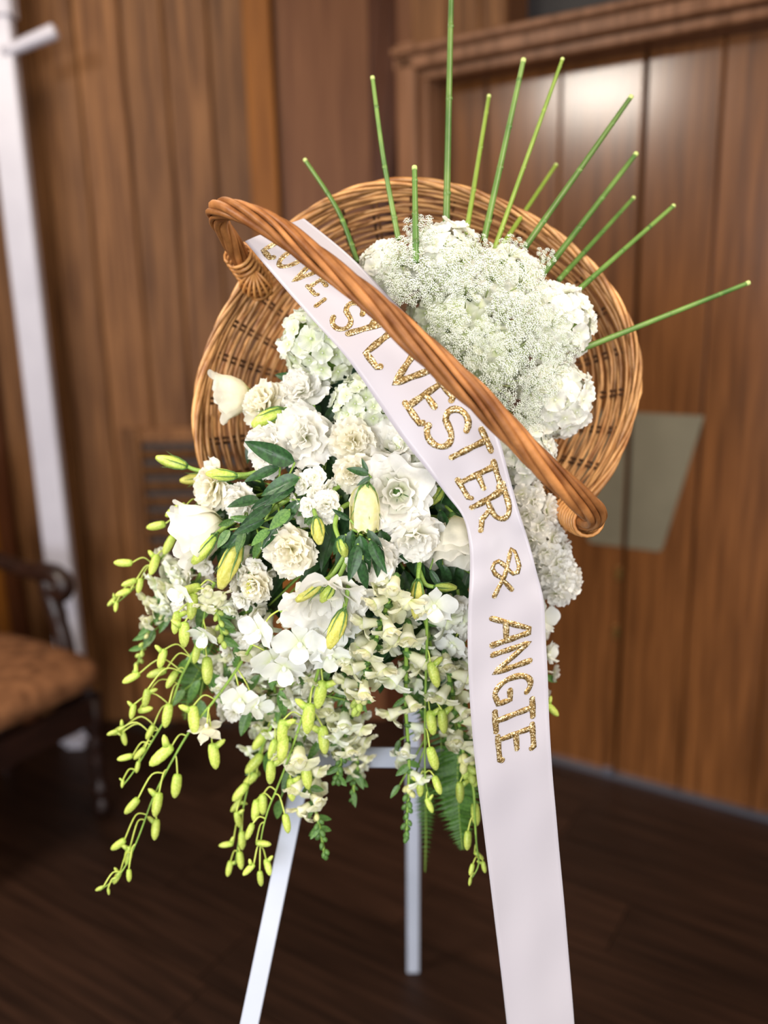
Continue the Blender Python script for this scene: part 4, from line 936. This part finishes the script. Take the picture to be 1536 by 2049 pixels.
LA = [
 (800, 505, 48), (838, 462, 40), (868, 560, 58), (915, 520, 54), (932, 574, 46), (808, 580, 46), (990, 535, 54), (1030, 492, 34), (1062, 560, 52), (893, 640, 52),
 (1015, 618, 50), (1062, 630, 52), (925, 700, 54), (975, 668, 40), (1035, 700, 52), (1000, 765, 58), (1095, 700, 42), (1075, 775, 50), (1010, 825, 44), (1140, 690, 34), (965, 800, 34), (1055, 838, 40), (780, 540, 36), (1115, 640, 36), (1090, 515, 26), (1120, 735, 34), (960, 490, 34), (875, 480, 36),
]
LL = ['lace umbel pierced by the short cut reed', 'uppermost lace umbel beside the tip of the short cut reed', 'large lace umbel touching the ribbon edge below the top hydrangea', 'lace umbel under the tall central reed', 'lace umbel just above the dark gap in the lace', 'lace umbel lying on the ribbon edge near the handle',
 'lace umbel at the foot of the third reed from the low one', 'small lace umbel sticking up between two reed feet', 'broad lace umbel below the reeds on the upper right rim', 'lace umbel between the dark gap and the handle', 'lace umbel just beyond the dark gap', 'lace umbel in front of the side hydrangea, upper one', 'blue-tinged lace umbel along the handle middle', 'small lace umbel under the dark gap',
 'lace umbel at the centre right of the mass', 'large lace umbel above the lower handle', 'lace umbel beside the outer white hydrangea', 'lace umbel below the outer umbel, above the lower handle', 'lace umbel lowest but one along the handle', 'outermost small lace umbel on the right rim', 'small lace umbel squeezed against the handle', 'lowest lace umbel where ribbon leaves the handle', 'small lace umbel at the upper left corner of the mass',
 'small lace umbel over the white hydrangea near the low reed', 'tiny stray lace umbel near the reed feet at upper right', 'small lace umbel at the right above the lower hydrangea', 'small lace umbel in front of the top hydrangea', 'small lace umbel between the cut reed and tall reed']
for i, (px, py, r) in enumerate(LA):
    rr = random.Random(200 + i); d = D(px, py) - 0.020 + rr.uniform(-.011, .009); pos = P(px, py, d); n = (facing(pos, 0.9) + Vector((rr.uniform(-.25, .25), 0, rr.uniform(-.25, .25)))).normalized(); R = r * d * M2P
    M = basis(pos, n, s=R, roll=rr.uniform(0, 6)); t = thing('lace_flower', LL[i], 'flower', M, 'lacy white umbels'); iM = M.inverted()
    nU = 19 if r > 38 else 13; g = G(); org = Vector((0, 0, -0.85))
    for k in range(nU):
        a = k * 2.4; q = math.sqrt((k + .5) / nU); p = Vector((q * .86 * math.cos(a), q * .86 * math.sin(a), 0.16 * (1 - q * q) + rr.uniform(-.06, .06)))
        nn = (Vector((0, 0, 1)) + Vector((p.x, p.y, 0)) * .5).normalized(); ob('umbellet', rr.choice(UM), t, basis(p, nn, s=rr.uniform(.165, .225), roll=rr.uniform(0, 6)))
        g.tube([org, org.lerp(p, .6) + Vector((p.x, p.y, 0)) * .08, p - nn * .10], [0.018, 0.014, 0.012], 4)
    g.tube([org + Vector((0, 0, -0.9)), org], 0.035, 5); ob('rays', g.mesh('rays', LACEG), t)
# ---- green reeds fanned behind
RE = [
 ((903, -40), (892, 470), 6.6, 'tallest green reed running out of the top of the frame', 0.0, 0), ((745, 155), (797, 480), 5.2, 'dark green reed left of the tallest one', 0.0, 0),
 ((829, 335), (832, 525), 6.0, 'short thick cut reed standing in front of the lace', -.075, 0), ((978, 192), (932, 470), 5.0, 'slim reed next after the tallest, towards the door', 0.05, 1),
 ((1047, 120), (968, 480), 6.2, 'dark reed reaching the head casing, first of the tall pair', 0.01, 0), ((1125, 118), (988, 500), 4.6, 'pale yellow-green reed reaching the head casing, second of the tall pair', 0.02, 1),
 ((1112, 330), (1005, 490), 4.8, 'short blurred reed between the tall pair and the dark diagonal reed', 0.12, 1), ((1262, 194), (1050, 495), 6.0, 'long diagonal reed ending at the door gap top', 0.03, 0),
 ((1272, 308), (1085, 550), 6.0, 'diagonal reed ending against the door gap, below the longest diagonal', 0.05, 0), ((1267, 396), (1118, 560), 5.2, 'shorter blurred diagonal reed, third below the door gap top', 0.09, 0),
 ((1347, 412), (1148, 588), 5.4, 'diagonal reed leaning past the door gap over the right leaf', 0.05, 0), ((1497, 566), (1160, 700), 5.6, 'nearly level reed with a pale tip, lowest on the right', 0.0, 0),
 ((610, 320), (715, 525), 5.0, 'reed bending left beside the ribbon top, furthest left of all', 0.02, 0),
]
for i, (a, b, w, lab, dt, y) in enumerate(RE):
    d1_ = 1.075 + (dt if dt < 0 else 0); d0_ = 1.11 + dt
    bend = 6 if i in (0, 1, 12) else 3
    mx_, my_ = (a[0] + b[0]) / 2, (a[1] + b[1]) / 2
    if i == 12: mx_ += 14
    if i == 1: mx_ -= 4
    pts = spline([P(*b, d1_), P(mx_, my_, (d0_ + d1_) / 2), P(*a, d0_)], 14)
    M = Matrix.Translation(pts[0]); t = thing('reed', lab, 'reed', M, 'green reeds fanned behind the flowers'); R = w * M2P * 1.06
    g = G(); n = len(pts); g.tube(pts, [R * (1.12 - 0.30 * k / n) for k in range(n)], 10); wpart('stem', g, REEDY if y else REED, t, M)
    L_ = (pts[-1] - pts[0]).length; rr = random.Random(300 + i)
    q = rr.uniform(.12, .25)
    while q < .97:
        k = q * (n - 1); j = min(int(k), n - 2); p = pts[j].lerp(pts[j + 1], k - j); T = (pts[j + 1] - pts[j]).normalized(); r_ = R * (1.12 - 0.3 * q)
        g = G(); g.lathe([(r_ * .94, -r_ * 1.6), (r_ * 1.05, -r_ * .5), (r_ * 1.08, 0), (r_ * 1.03, r_ * .5), (r_ * .9, r_ * 1.3)], 10, M=basis(p, T)); s_ = rr.choice((-1, 1)); g.lathe([(r_ * .5, -r_ * .6), (r_ * .6, 0), (r_ * .1, r_ * .9)], 7, M=basis(p + (CX * s_ * .8 - FW * .5) * r_ * .8, T))
        wpart('node', g, REEDY if y else REED, t, M); q += rr.uniform(.20, .34)
    T = (pts[-1] - pts[-2]).normalized(); g = G(); g.lathe([(R * .84, -R * 1.2), (R * .95, -R * .2), (R * .88, R * .35), (R * .45, R * .38)], 10, M=basis(pts[-1], T)); wpart('cut_tip', g, REEDT, t, M)
# ---- dark foliage filling the gaps, fans of leaves in view
def foliage(lab, specs, kind, name='foliage_sprig'):
    """specs: list of (px, py, angle deg in image, length px, depth offset)"""
    pos = P(specs[0][0], specs[0][1], D(specs[0][0], specs[0][1]) + specs[0][4]); M = Matrix.Translation(pos); t = thing(name, lab, 'foliage', M, 'leafy sprigs'); iM = M.inverted()
    stem = []
    for (x, y, a, L_, dd) in specs:
        if name != 'foliage_bed' and dd < .006: dd -= .012
        p = P(x, y, D(x, y) + dd); dr = CX * math.cos(math.radians(a)) + CY * math.sin(math.radians(a)) - FW * random.uniform(-.25, .35)
        s_ = L_ * M2P * (0.82 if name != 'foliage_bed' else 1.0); up = (-FW + CY * random.uniform(-.3, .6) + CX * random.uniform(-.4, .4)).normalized()
        ob('leaf', random.choice(LEAVES[kind]), t, iM @ aim(p, dr, up, s_)); stem.append(p)
    g = G(); c = sum(stem, Vector()) / len(stem)
    for p in stem: g.tube([p, p.lerp(c + FW * .012, .8)], 0.0013, 5)
    wpart('stem', g, STEMG, t, M)
foliage('dark leaf pair behind the topmost carnation', [(610, 765, 165, 85, .03), (640, 775, 150, 60, .035), (660, 765, 20, 60, .03)], 'd')
foliage('dark leaves in the gap right of the large carnation', [(650, 850, 60, 70, .03), (665, 870, -10, 70, .035), (655, 900, -60, 75, .03), (640, 830, 110, 60, .035), (690, 860, -100, 70, .04), (650, 940, -90, 80, .04), (640, 960, -130, 70, .03)], 'd')
foliage('fan of dark leaves sweeping left from the bouquet middle', [(590, 925, 160, 130, .0), (560, 935, 200, 95, .0), (600, 955, 200, 105, -.004), (590, 970, 215, 90, .0), (560, 990, 205, 85, -.004), (600, 1000, 230, 100, .002), (545, 1010, 215, 95, -.004), (530, 1040, 205, 85, -.004), (560, 1045, 235, 80, -.002), (500, 1050, 225, 80, -.006), (480, 1070, 215, 60, -.006), (520, 1000, 185, 80, 0)], 'd')
foliage('paler leaves lying over the big sideways white cup', [(470, 1040, 200, 50, -.010), (460, 1060, 235, 55, -.012), (490, 1062, 250, 60, -.010), (520, 1080, 250, 55, -.004), (505, 1040, 175, 55, -.006), (540, 1060, 220, 60, -.006), (580, 1020, 225, 70, -.004)], 'm')
foliage('cluster of dark pointed leaves hanging below the big cream bud', [(705, 1060, -100, 80, -.004), (720, 1070, -80, 95, -.006), (735, 1060, -60, 85, -.004), (740, 1080, -65, 90, -.010), (715, 1090, -100, 85, -.008), (750, 1090, -80, 75, -.004), (690, 1070, 235, 60, -.004), (760, 1060, -70, 100, .01), (700, 1040, 150, 50, .0), (775, 1075, -50, 80, .02), (725, 1120, -88, 75, -.008)], 'd')
foliage('dark leaves by the ribbon under the ruffled carnation', [(880, 1020, -75, 95, .01), (900, 1040, -95, 90, .02), (870, 1080, -80, 80, .02), (840, 1120, -90, 70, .015), (860, 1140, -60, 60, .015), (920, 1060, -85, 100, .03), (885, 1130, -70, 70, .02)], 'd')
foliage('curled dark sepal-like leaves over the slit-centred lisianthus', [(738, 950, 160, 55, -.006), (735, 948, 110, 40, -.004), (742, 955, -150, 40, -.008)], 'd')
foliage('leaves in the dark gap beside the bright yellow bud', [(800, 1150, -95, 70, .03), (815, 1180, -85, 75, .035), (790, 1200, -100, 80, .04), (840, 1200, -60, 60, .04), (800, 1230, -90, 80, .05)], 'd')
foliage('mid green leaves low at the left behind the orchid buds', [(430, 1330, -100, 90, .05), (400, 1360, -120, 80, .05), (380, 1320, -140, 70, .05), (440, 1380, -90, 80, .055), (400, 1400, -80, 70, .055), (420, 1300, 200, 70, .045), (370, 1380, -130, 60, .06)], 'm')
foliage('mid green leaves behind the central snapdragons', [(640, 1230, -90, 60, .01), (655, 1260, -60, 55, .02), (740, 1300, -110, 60, .03), (700, 1360, -120, 55, .02), (650, 1420, -80, 60, .03), (600, 1420, -110, 70, .03), (620, 1530, -90, 60, .02), (580, 1540, -110, 70, .03), (560, 1600, -100, 60, .03)], 'm')
foliage('green leaves threaded low between the hanging spikes', [(480, 1290, -110, 75, .012), (520, 1350, -130, 70, .02), (560, 1380, -80, 80, .012), (600, 1350, -60, 65, .02), (500, 1420, -110, 75, .03), (660, 1340, -120, 60, .01), (690, 1400, -70, 60, .02), (540, 1500, -100, 65, .03), (640, 1480, -120, 65, .015), (720, 1290, -130, 60, .01), (440, 1380, -60, 60, .03)], 'm')
foliage('leaves filling behind the white blooms at the far left', [(380, 1130, 200, 70, .045), (350, 1180, 230, 70, .05), (420, 1200, -120, 80, .03), (450, 1210, -90, 80, .03), (340, 1220, -110, 70, .05), (310, 1260, -120, 60, .05), (400, 1240, -100, 80, .045)], 'm')
foliage('leaves behind the creamy snapdragon at the ribbon edge', [(900, 1380, -110, 50, .02), (925, 1400, -70, 45, .01), (890, 1420, -130, 45, .02), (905, 1340, -90, 60, .03), (935, 1480, -100, 50, .02), (840, 1420, -60, 45, .02), (800, 1480, -110, 45, .02), (830, 1550, -50, 45, .02), (800, 1570, -130, 45, .02)], 'm')
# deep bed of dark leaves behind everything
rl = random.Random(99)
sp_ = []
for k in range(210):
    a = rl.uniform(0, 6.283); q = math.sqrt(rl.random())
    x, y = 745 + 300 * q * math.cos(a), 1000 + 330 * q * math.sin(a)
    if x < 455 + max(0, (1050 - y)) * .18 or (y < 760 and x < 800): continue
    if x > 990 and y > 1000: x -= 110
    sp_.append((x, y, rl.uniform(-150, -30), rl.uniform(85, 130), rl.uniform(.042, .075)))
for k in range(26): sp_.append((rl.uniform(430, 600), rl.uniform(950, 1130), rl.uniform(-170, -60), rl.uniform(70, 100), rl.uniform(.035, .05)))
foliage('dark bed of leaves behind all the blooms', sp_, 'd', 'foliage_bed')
# ---- fern fronds
def leaflet():
    g = G(); g.grid(lambda u, v: Vector((0.13 * math.sin(PI * min(1, (v + .08) ** .6)) * u * (1 + .12 * math.cos(v * 30)), v, -0.12 * v * v + .03 * abs(u))), 4, 7); return g.mesh('leaflet', FERNM)
LFM = leaflet()
def fern(lab, path, L0, n, dd):
    pts = spline([P(x, y, dd_) for (x, y, dd_) in path], 10); M = Matrix.Translation(pts[0]); t = thing('fern_frond', lab, 'fern', M, 'fern fronds'); iM = M.inverted(); N_ = len(pts)
    g = G(); g.tube(pts, [0.0016 - .0011 * i / N_ for i in range(N_)], 6); wpart('stem', g, STEMG, t, M)
    for k in range(n):
        x = (k + .5) / n * (N_ - 1); i = min(int(x), N_ - 2); p = pts[i].lerp(pts[i + 1], x - i); T = (pts[i + 1] - pts[i]).normalized(); u_ = T.cross(-FW).normalized(); q = k / n
        s_ = L0 * M2P * 1.1 * (0.35 + 1.4 * q if q < .3 else (0.8 + .35 * math.sin((1 - q) * PI)) * min(1, (1 - q) * 1.6 + .12))
        for sg in (-1, 1):
            ob('leaflet', LFM, t, iM @ aim(p, u_ * sg + T * .38 + FW * random.uniform(-.1, .25), -FW, s_ * random.uniform(.92, 1.06)))
fern('fern frond hanging down the dark gap between easel leg and ribbon', [(815, 1130, 1.12), (850, 1230, 1.13), (868, 1340, 1.14), (880, 1440, 1.145), (884, 1560, 1.15)], 84, 44, 0)
fern('dark green fern frond tip hanging beside the ribbon', [(900, 1400, 1.13), (915, 1480, 1.14), (915, 1570, 1.145), (920, 1650, 1.15), (925, 1700, 1.15)], 62, 36, 0)
fern('narrow blurred fern frond in front of the rear easel leg', [(842, 1500, 1.22), (850, 1580, 1.23), (852, 1660, 1.24), (850, 1745, 1.25)], 26, 30, 0)
fern('blurred fern frond low behind the left orchids', [(440, 1260, 1.14), (410, 1320, 1.15), (380, 1380, 1.16), (370, 1440, 1.17)], 44, 30, 0)

# ================================================================== RIBBON with glitter lettering
RB = [  # left edge px, right edge px, depth left, depth right
 ((490, 483), (608, 437), 1.050, 1.060), ((560, 566), (700, 512), 1.010, 1.015), ((625, 640), (775, 590), .975, .975), ((690, 712), (845, 662), .955, .950), ((745, 790), (905, 728), .950, .945), ((800, 872), (958, 790), .946, .942),
 ((850, 935), (995, 868), .944, .944), ((893, 990), (1018, 950), .945, .948), ((926, 1035), (1040, 1030), .945, .952), ((938, 1085), (1056, 1080), .946, .955), ((940, 1140), (1072, 1140), .950, .958), ((937, 1200), (1087, 1200), .955, .962),
 ((935, 1280), (1092, 1280), .963, .970), ((938, 1370), (1096, 1370), .973, .980), ((944, 1460), (1099, 1460), .985, .990), ((954, 1560), (1106, 1560), .998, 1.002), ((967, 1660), (1115, 1660), 1.012, 1.016), ((983, 1790), (1127, 1790), 1.030, 1.034), ((999, 1920), (1138, 1920), 1.048, 1.052), ((1015, 2060), (1149, 2060), 1.066, 1.068), ((1030, 2200), (1158, 2200), 1.084, 1.086)]
LE = spline([P(*a, dl) for a, b, dl, dr_ in RB], 6); RI = spline([P(*b, dr_) for a, b, dl, dr_ in RB], 6); NRB = len(LE) - 1
def rib(s, c, off=0.0):     # s in index units, c 0..1 across
    s = max(0, min(s, NRB - 1e-4)); i = int(s); t = s - i
    a = LE[i].lerp(LE[i + 1], t); b = RI[i].lerp(RI[i + 1], t); p = a.lerp(b, c)
    w = 0.0020 * math.sin(c * PI) * math.sin(s * .22 + 1.0) + 0.0005 * math.sin(s * .7 + c * 5) + 0.0008 * math.sin(c * 9 + s * .21)
    return p - FW * (w + off)
M = Matrix.Translation(rib(0, .5)); rt = thing('ribbon', 'wide white satin ribbon with gold glitter lettering draped from the handle to the floor side', 'ribbon', M)
g = G()
for off, fl_ in ((0.0003, 0), (-0.0003, 1)):
    g.grid(lambda u, v: rib(v * NRB, (u + 1) / 2, off), 16, NRB * 2)
n = len(g.f) // 2
g.f = g.f[:n] + [tuple(reversed(f)) for f in g.f[n:]]
nv_ = len(g.v) // 2; W_ = 17; R_ = NRB * 2
for j in range(R_):
    for c_ in (0, 16):
        a, b = j * W_ + c_, (j + 1) * W_ + c_; g.f.append((a, b, nv_ + b, nv_ + a)); g.m.append(0)
wpart('band', g, SATIN, rt, M)
# ribbon tail folded back under the handle foot
g = G(); g.grid(lambda u, v: rib(0, (u + 1) / 2).lerp(P(560 + 38 * (u + 1), 530 - 22 * (u + 1), 1.115), v) + FW * (0.012 * math.sin(v * PI) + .004), 10, 8); wpart('folded_tail', g, SATIN, rt, M)
def px_of(p): d = p - CAM; w = d.dot(FW); return 768 + FPX * d.dot(CX) / w, 1024.5 - FPX * d.dot(CY) / w
def locate(x, y):
    best = None
    for i in range(0, NRB * 4):
        for c in range(0, 21):
            q = px_of(rib(i / 4, c / 20)); e = (q[0] - x) ** 2 + (q[1] - y) ** 2
            if best is None or e < best[0]: best = (e, i / 4, c / 20)
    return best[1], best[2]
def arc(cx, cy, rx, ry, a0, a1, n=12): return [(cx + rx * math.cos(math.radians(a0 + (a1 - a0) * k / n)), cy + ry * math.sin(math.radians(a0 + (a1 - a0) * k / n))) for k in range(n + 1)]
E_ = [[(.05, 1), (.05, 0)], [(-.06, 1), (.60, 1.0), (.62, .93)], [(.05, .52), (.48, .52)], [(-.06, 0), (.60, .0), (.64, .07)]]
GL = {   # strokes in a unit box, baseline 0, cap height 1, x along the reading direction
 'L': [[(0, 1), (.02, 0), (.5, .0), (.55, .08)]],
 'O': [arc(.34, .5, .34, .5, 90, 450, 22)],
 'V': [[(0, 1), (.34, 0), (.68, 1)]],
 'E': E_, ',': [[(.0, .80), (.06, .40)]],
 'S': [arc(.32, .76, .30, .25, 20, 235, 10) + arc(.34, .25, .32, .27, 70, -160, 12)],
 'Y': [[(0, 1), (.34, .48)], [(.66, 1.02), (.34, .48), (.06, -.05)]],
 'T': [[(-.04, .97), (.70, 1.0)], [(.33, 1), (.33, .0)]],
 'R': [[(.04, 0), (.04, 1)], [(-.04, 1)] + arc(.28, .74, .30, .26, 90, -90, 10) + [(.05, .47)], [(.25, .46), (.42, .12), (.72, .0)]],
 '&': [[(1.0, .02), (.57, .41), (.20, .66), (.02, .80), (.10, .93), (.41, .97), (.55, .88), (.57, .70), (.46, .56), (.34, .44), (.23, .26), (.25, .10), (.36, .0), (.50, .08), (.61, .26), (.92, .58)]],
 'A': [[(0, 0), (.30, 1), (.42, .98), (.68, .0)], [(.12, .38), (.56, .38)]],
 'N': [[(.02, 0), (.02, 1), (.58, .02), (.58, 1)]],
 'G': [arc(.36, .5, .34, .5, 50, 270, 16) + [(.62, .08), (.64, .42), (.36, .42)]],
 'I': [[(0, 1), (.5, 1)], [(.25, 1), (.25, 0)], [(-.02, 0), (.52, 0)]],
}
def letter(chh, x, y, hpx, wpx=None, st=0.080, slant=0.0):
    s0, c0_ = locate(x, y)
    # unit lengths
    p = rib(s0, c0_); ds = (rib(s0 + .5, c0_) - rib(s0 - .5, c0_)).length; dc = (rib(s0, min(c0_ + .1, 1)) - rib(s0, max(c0_ - .1, 0))).length / (min(c0_ + .1, 1) - max(c0_ - .1, 0))
    hh = hpx * .955 * M2P; sc = (wpx or hpx) * .955 * M2P
    allp = [q for s_ in GL[chh] for q in s_]; mx = (max(q[0] for q in allp) + min(q[0] for q in allp)) / 2; wd = max(q[0] for q in allp) - min(q[0] for q in allp)
    T = (rib(s0 + .5, c0_) - rib(s0 - .5, c0_)).normalized(); Cc = (rib(s0, min(c0_ + .1, 1)) - rib(s0, max(c0_ - .1, 0))).normalized(); k = T.dot(Cc)
    g = G(); w_ = st * hh
    def mp(u, v, off):
        X = (u - mx) * sc + slant * (v - .5) * hh; Y = (v - .5) * hh
        X -= k * Y                      # keep the letters upright where the band runs askew
        return rib(s0 + X / ds, c0_ + Y / dc, off)
    for stroke in GL[chh]:
        pl = []
        for a, b in zip(stroke[:-1], stroke[1:]):
            L_ = math.hypot(b[0] - a[0], b[1] - a[1]); n_ = max(1, int(L_ / .10))
            for q in range(n_): pl.append((a[0] + (b[0] - a[0]) * q / n_, a[1] + (b[1] - a[1]) * q / n_))
        pl.append(stroke[-1]); n_ = len(pl)
        # flat rounded brush: polygon outline swept to both sides, rounded ends
        L1, L2 = [], []
        for i, q in enumerate(pl):
            a = pl[max(i - 1, 0)]; b = pl[min(i + 1, n_ - 1)]; tx, ty = b[0] - a[0], b[1] - a[1]; l = math.hypot(tx, ty) or 1; tx /= l; ty /= l
            wv = w_ * (1 + .10 * math.sin(i * 1.3 + x))
            L1.append((q[0] - ty * wv / sc, q[1] + tx * wv / hh)); L2.append((q[0] + ty * wv / sc, q[1] - tx * wv / hh))
        for off in (0.0007,):
            b0 = len(g.v)
            for i in range(n_):
                g.v += [mp(*L1[i], off), mp(*pl[i], off + .0002), mp(*L2[i], off)]; g.uv += [(0, 0)] * 3
                g.v += [mp(*L1[i], .0004), mp(*L2[i], .0004)]; g.uv += [(0, 0)] * 2
            for i in range(n_ - 1):
                a = b0 + i * 5; c = a + 5
                for (q1, q2) in ((0, 1), (1, 2), (2, 4), (3, 0)): g.f.append((a + q1, a + q2, c + q2, c + q1)); g.m.append(0)
        for e in (0, n_ - 1):
            b0 = len(g.v); g.v.append(mp(*pl[e], .0009)); g.uv.append((0, 0))
            for q in range(12):
                a = q * PI / 6; g.v.append(mp(pl[e][0] + math.cos(a) * w_ / sc, pl[e][1] + math.sin(a) * w_ / hh, .0007)); g.uv.append((0, 0))
            for q in range(12): g.f.append((b0, b0 + 1 + q, b0 + 1 + (q + 1) % 12)); g.m.append(0)
    nm = 'ampersand' if chh == '&' else 'comma' if chh == ',' else 'letter'
    o = wpart(nm, g, GOLD, rt, M)
for (c, x, y, h_, w_) in [('L', 564, 490, 82, 62), ('O', 590, 512, 74, 54), ('V', 616, 543, 74, 56), ('E', 650, 566, 62, 52), (',', 637, 606, 62, 62),
    ('S', 698, 630, 74, 66), ('Y', 742, 652, 92, 74), ('L', 772, 698, 86, 78), ('V', 822, 742, 86, 82), ('E', 858, 806, 84, 72), ('S', 898, 858, 84, 86), ('T', 936, 899, 78, 60), ('E', 962, 963, 74, 68), ('R', 984, 1026, 74, 86),
    ('&', 1013, 1145, 58, 88), ('A', 1024, 1263, 76, 84), ('N', 1026, 1316, 76, 70), ('G', 1027, 1376, 76, 74), ('I', 1029, 1428, 80, 76), ('E', 1030, 1483, 74, 76)]:
    letter(c, x, y, h_, w_, slant=-0.26 if y > 1300 else 0.0)
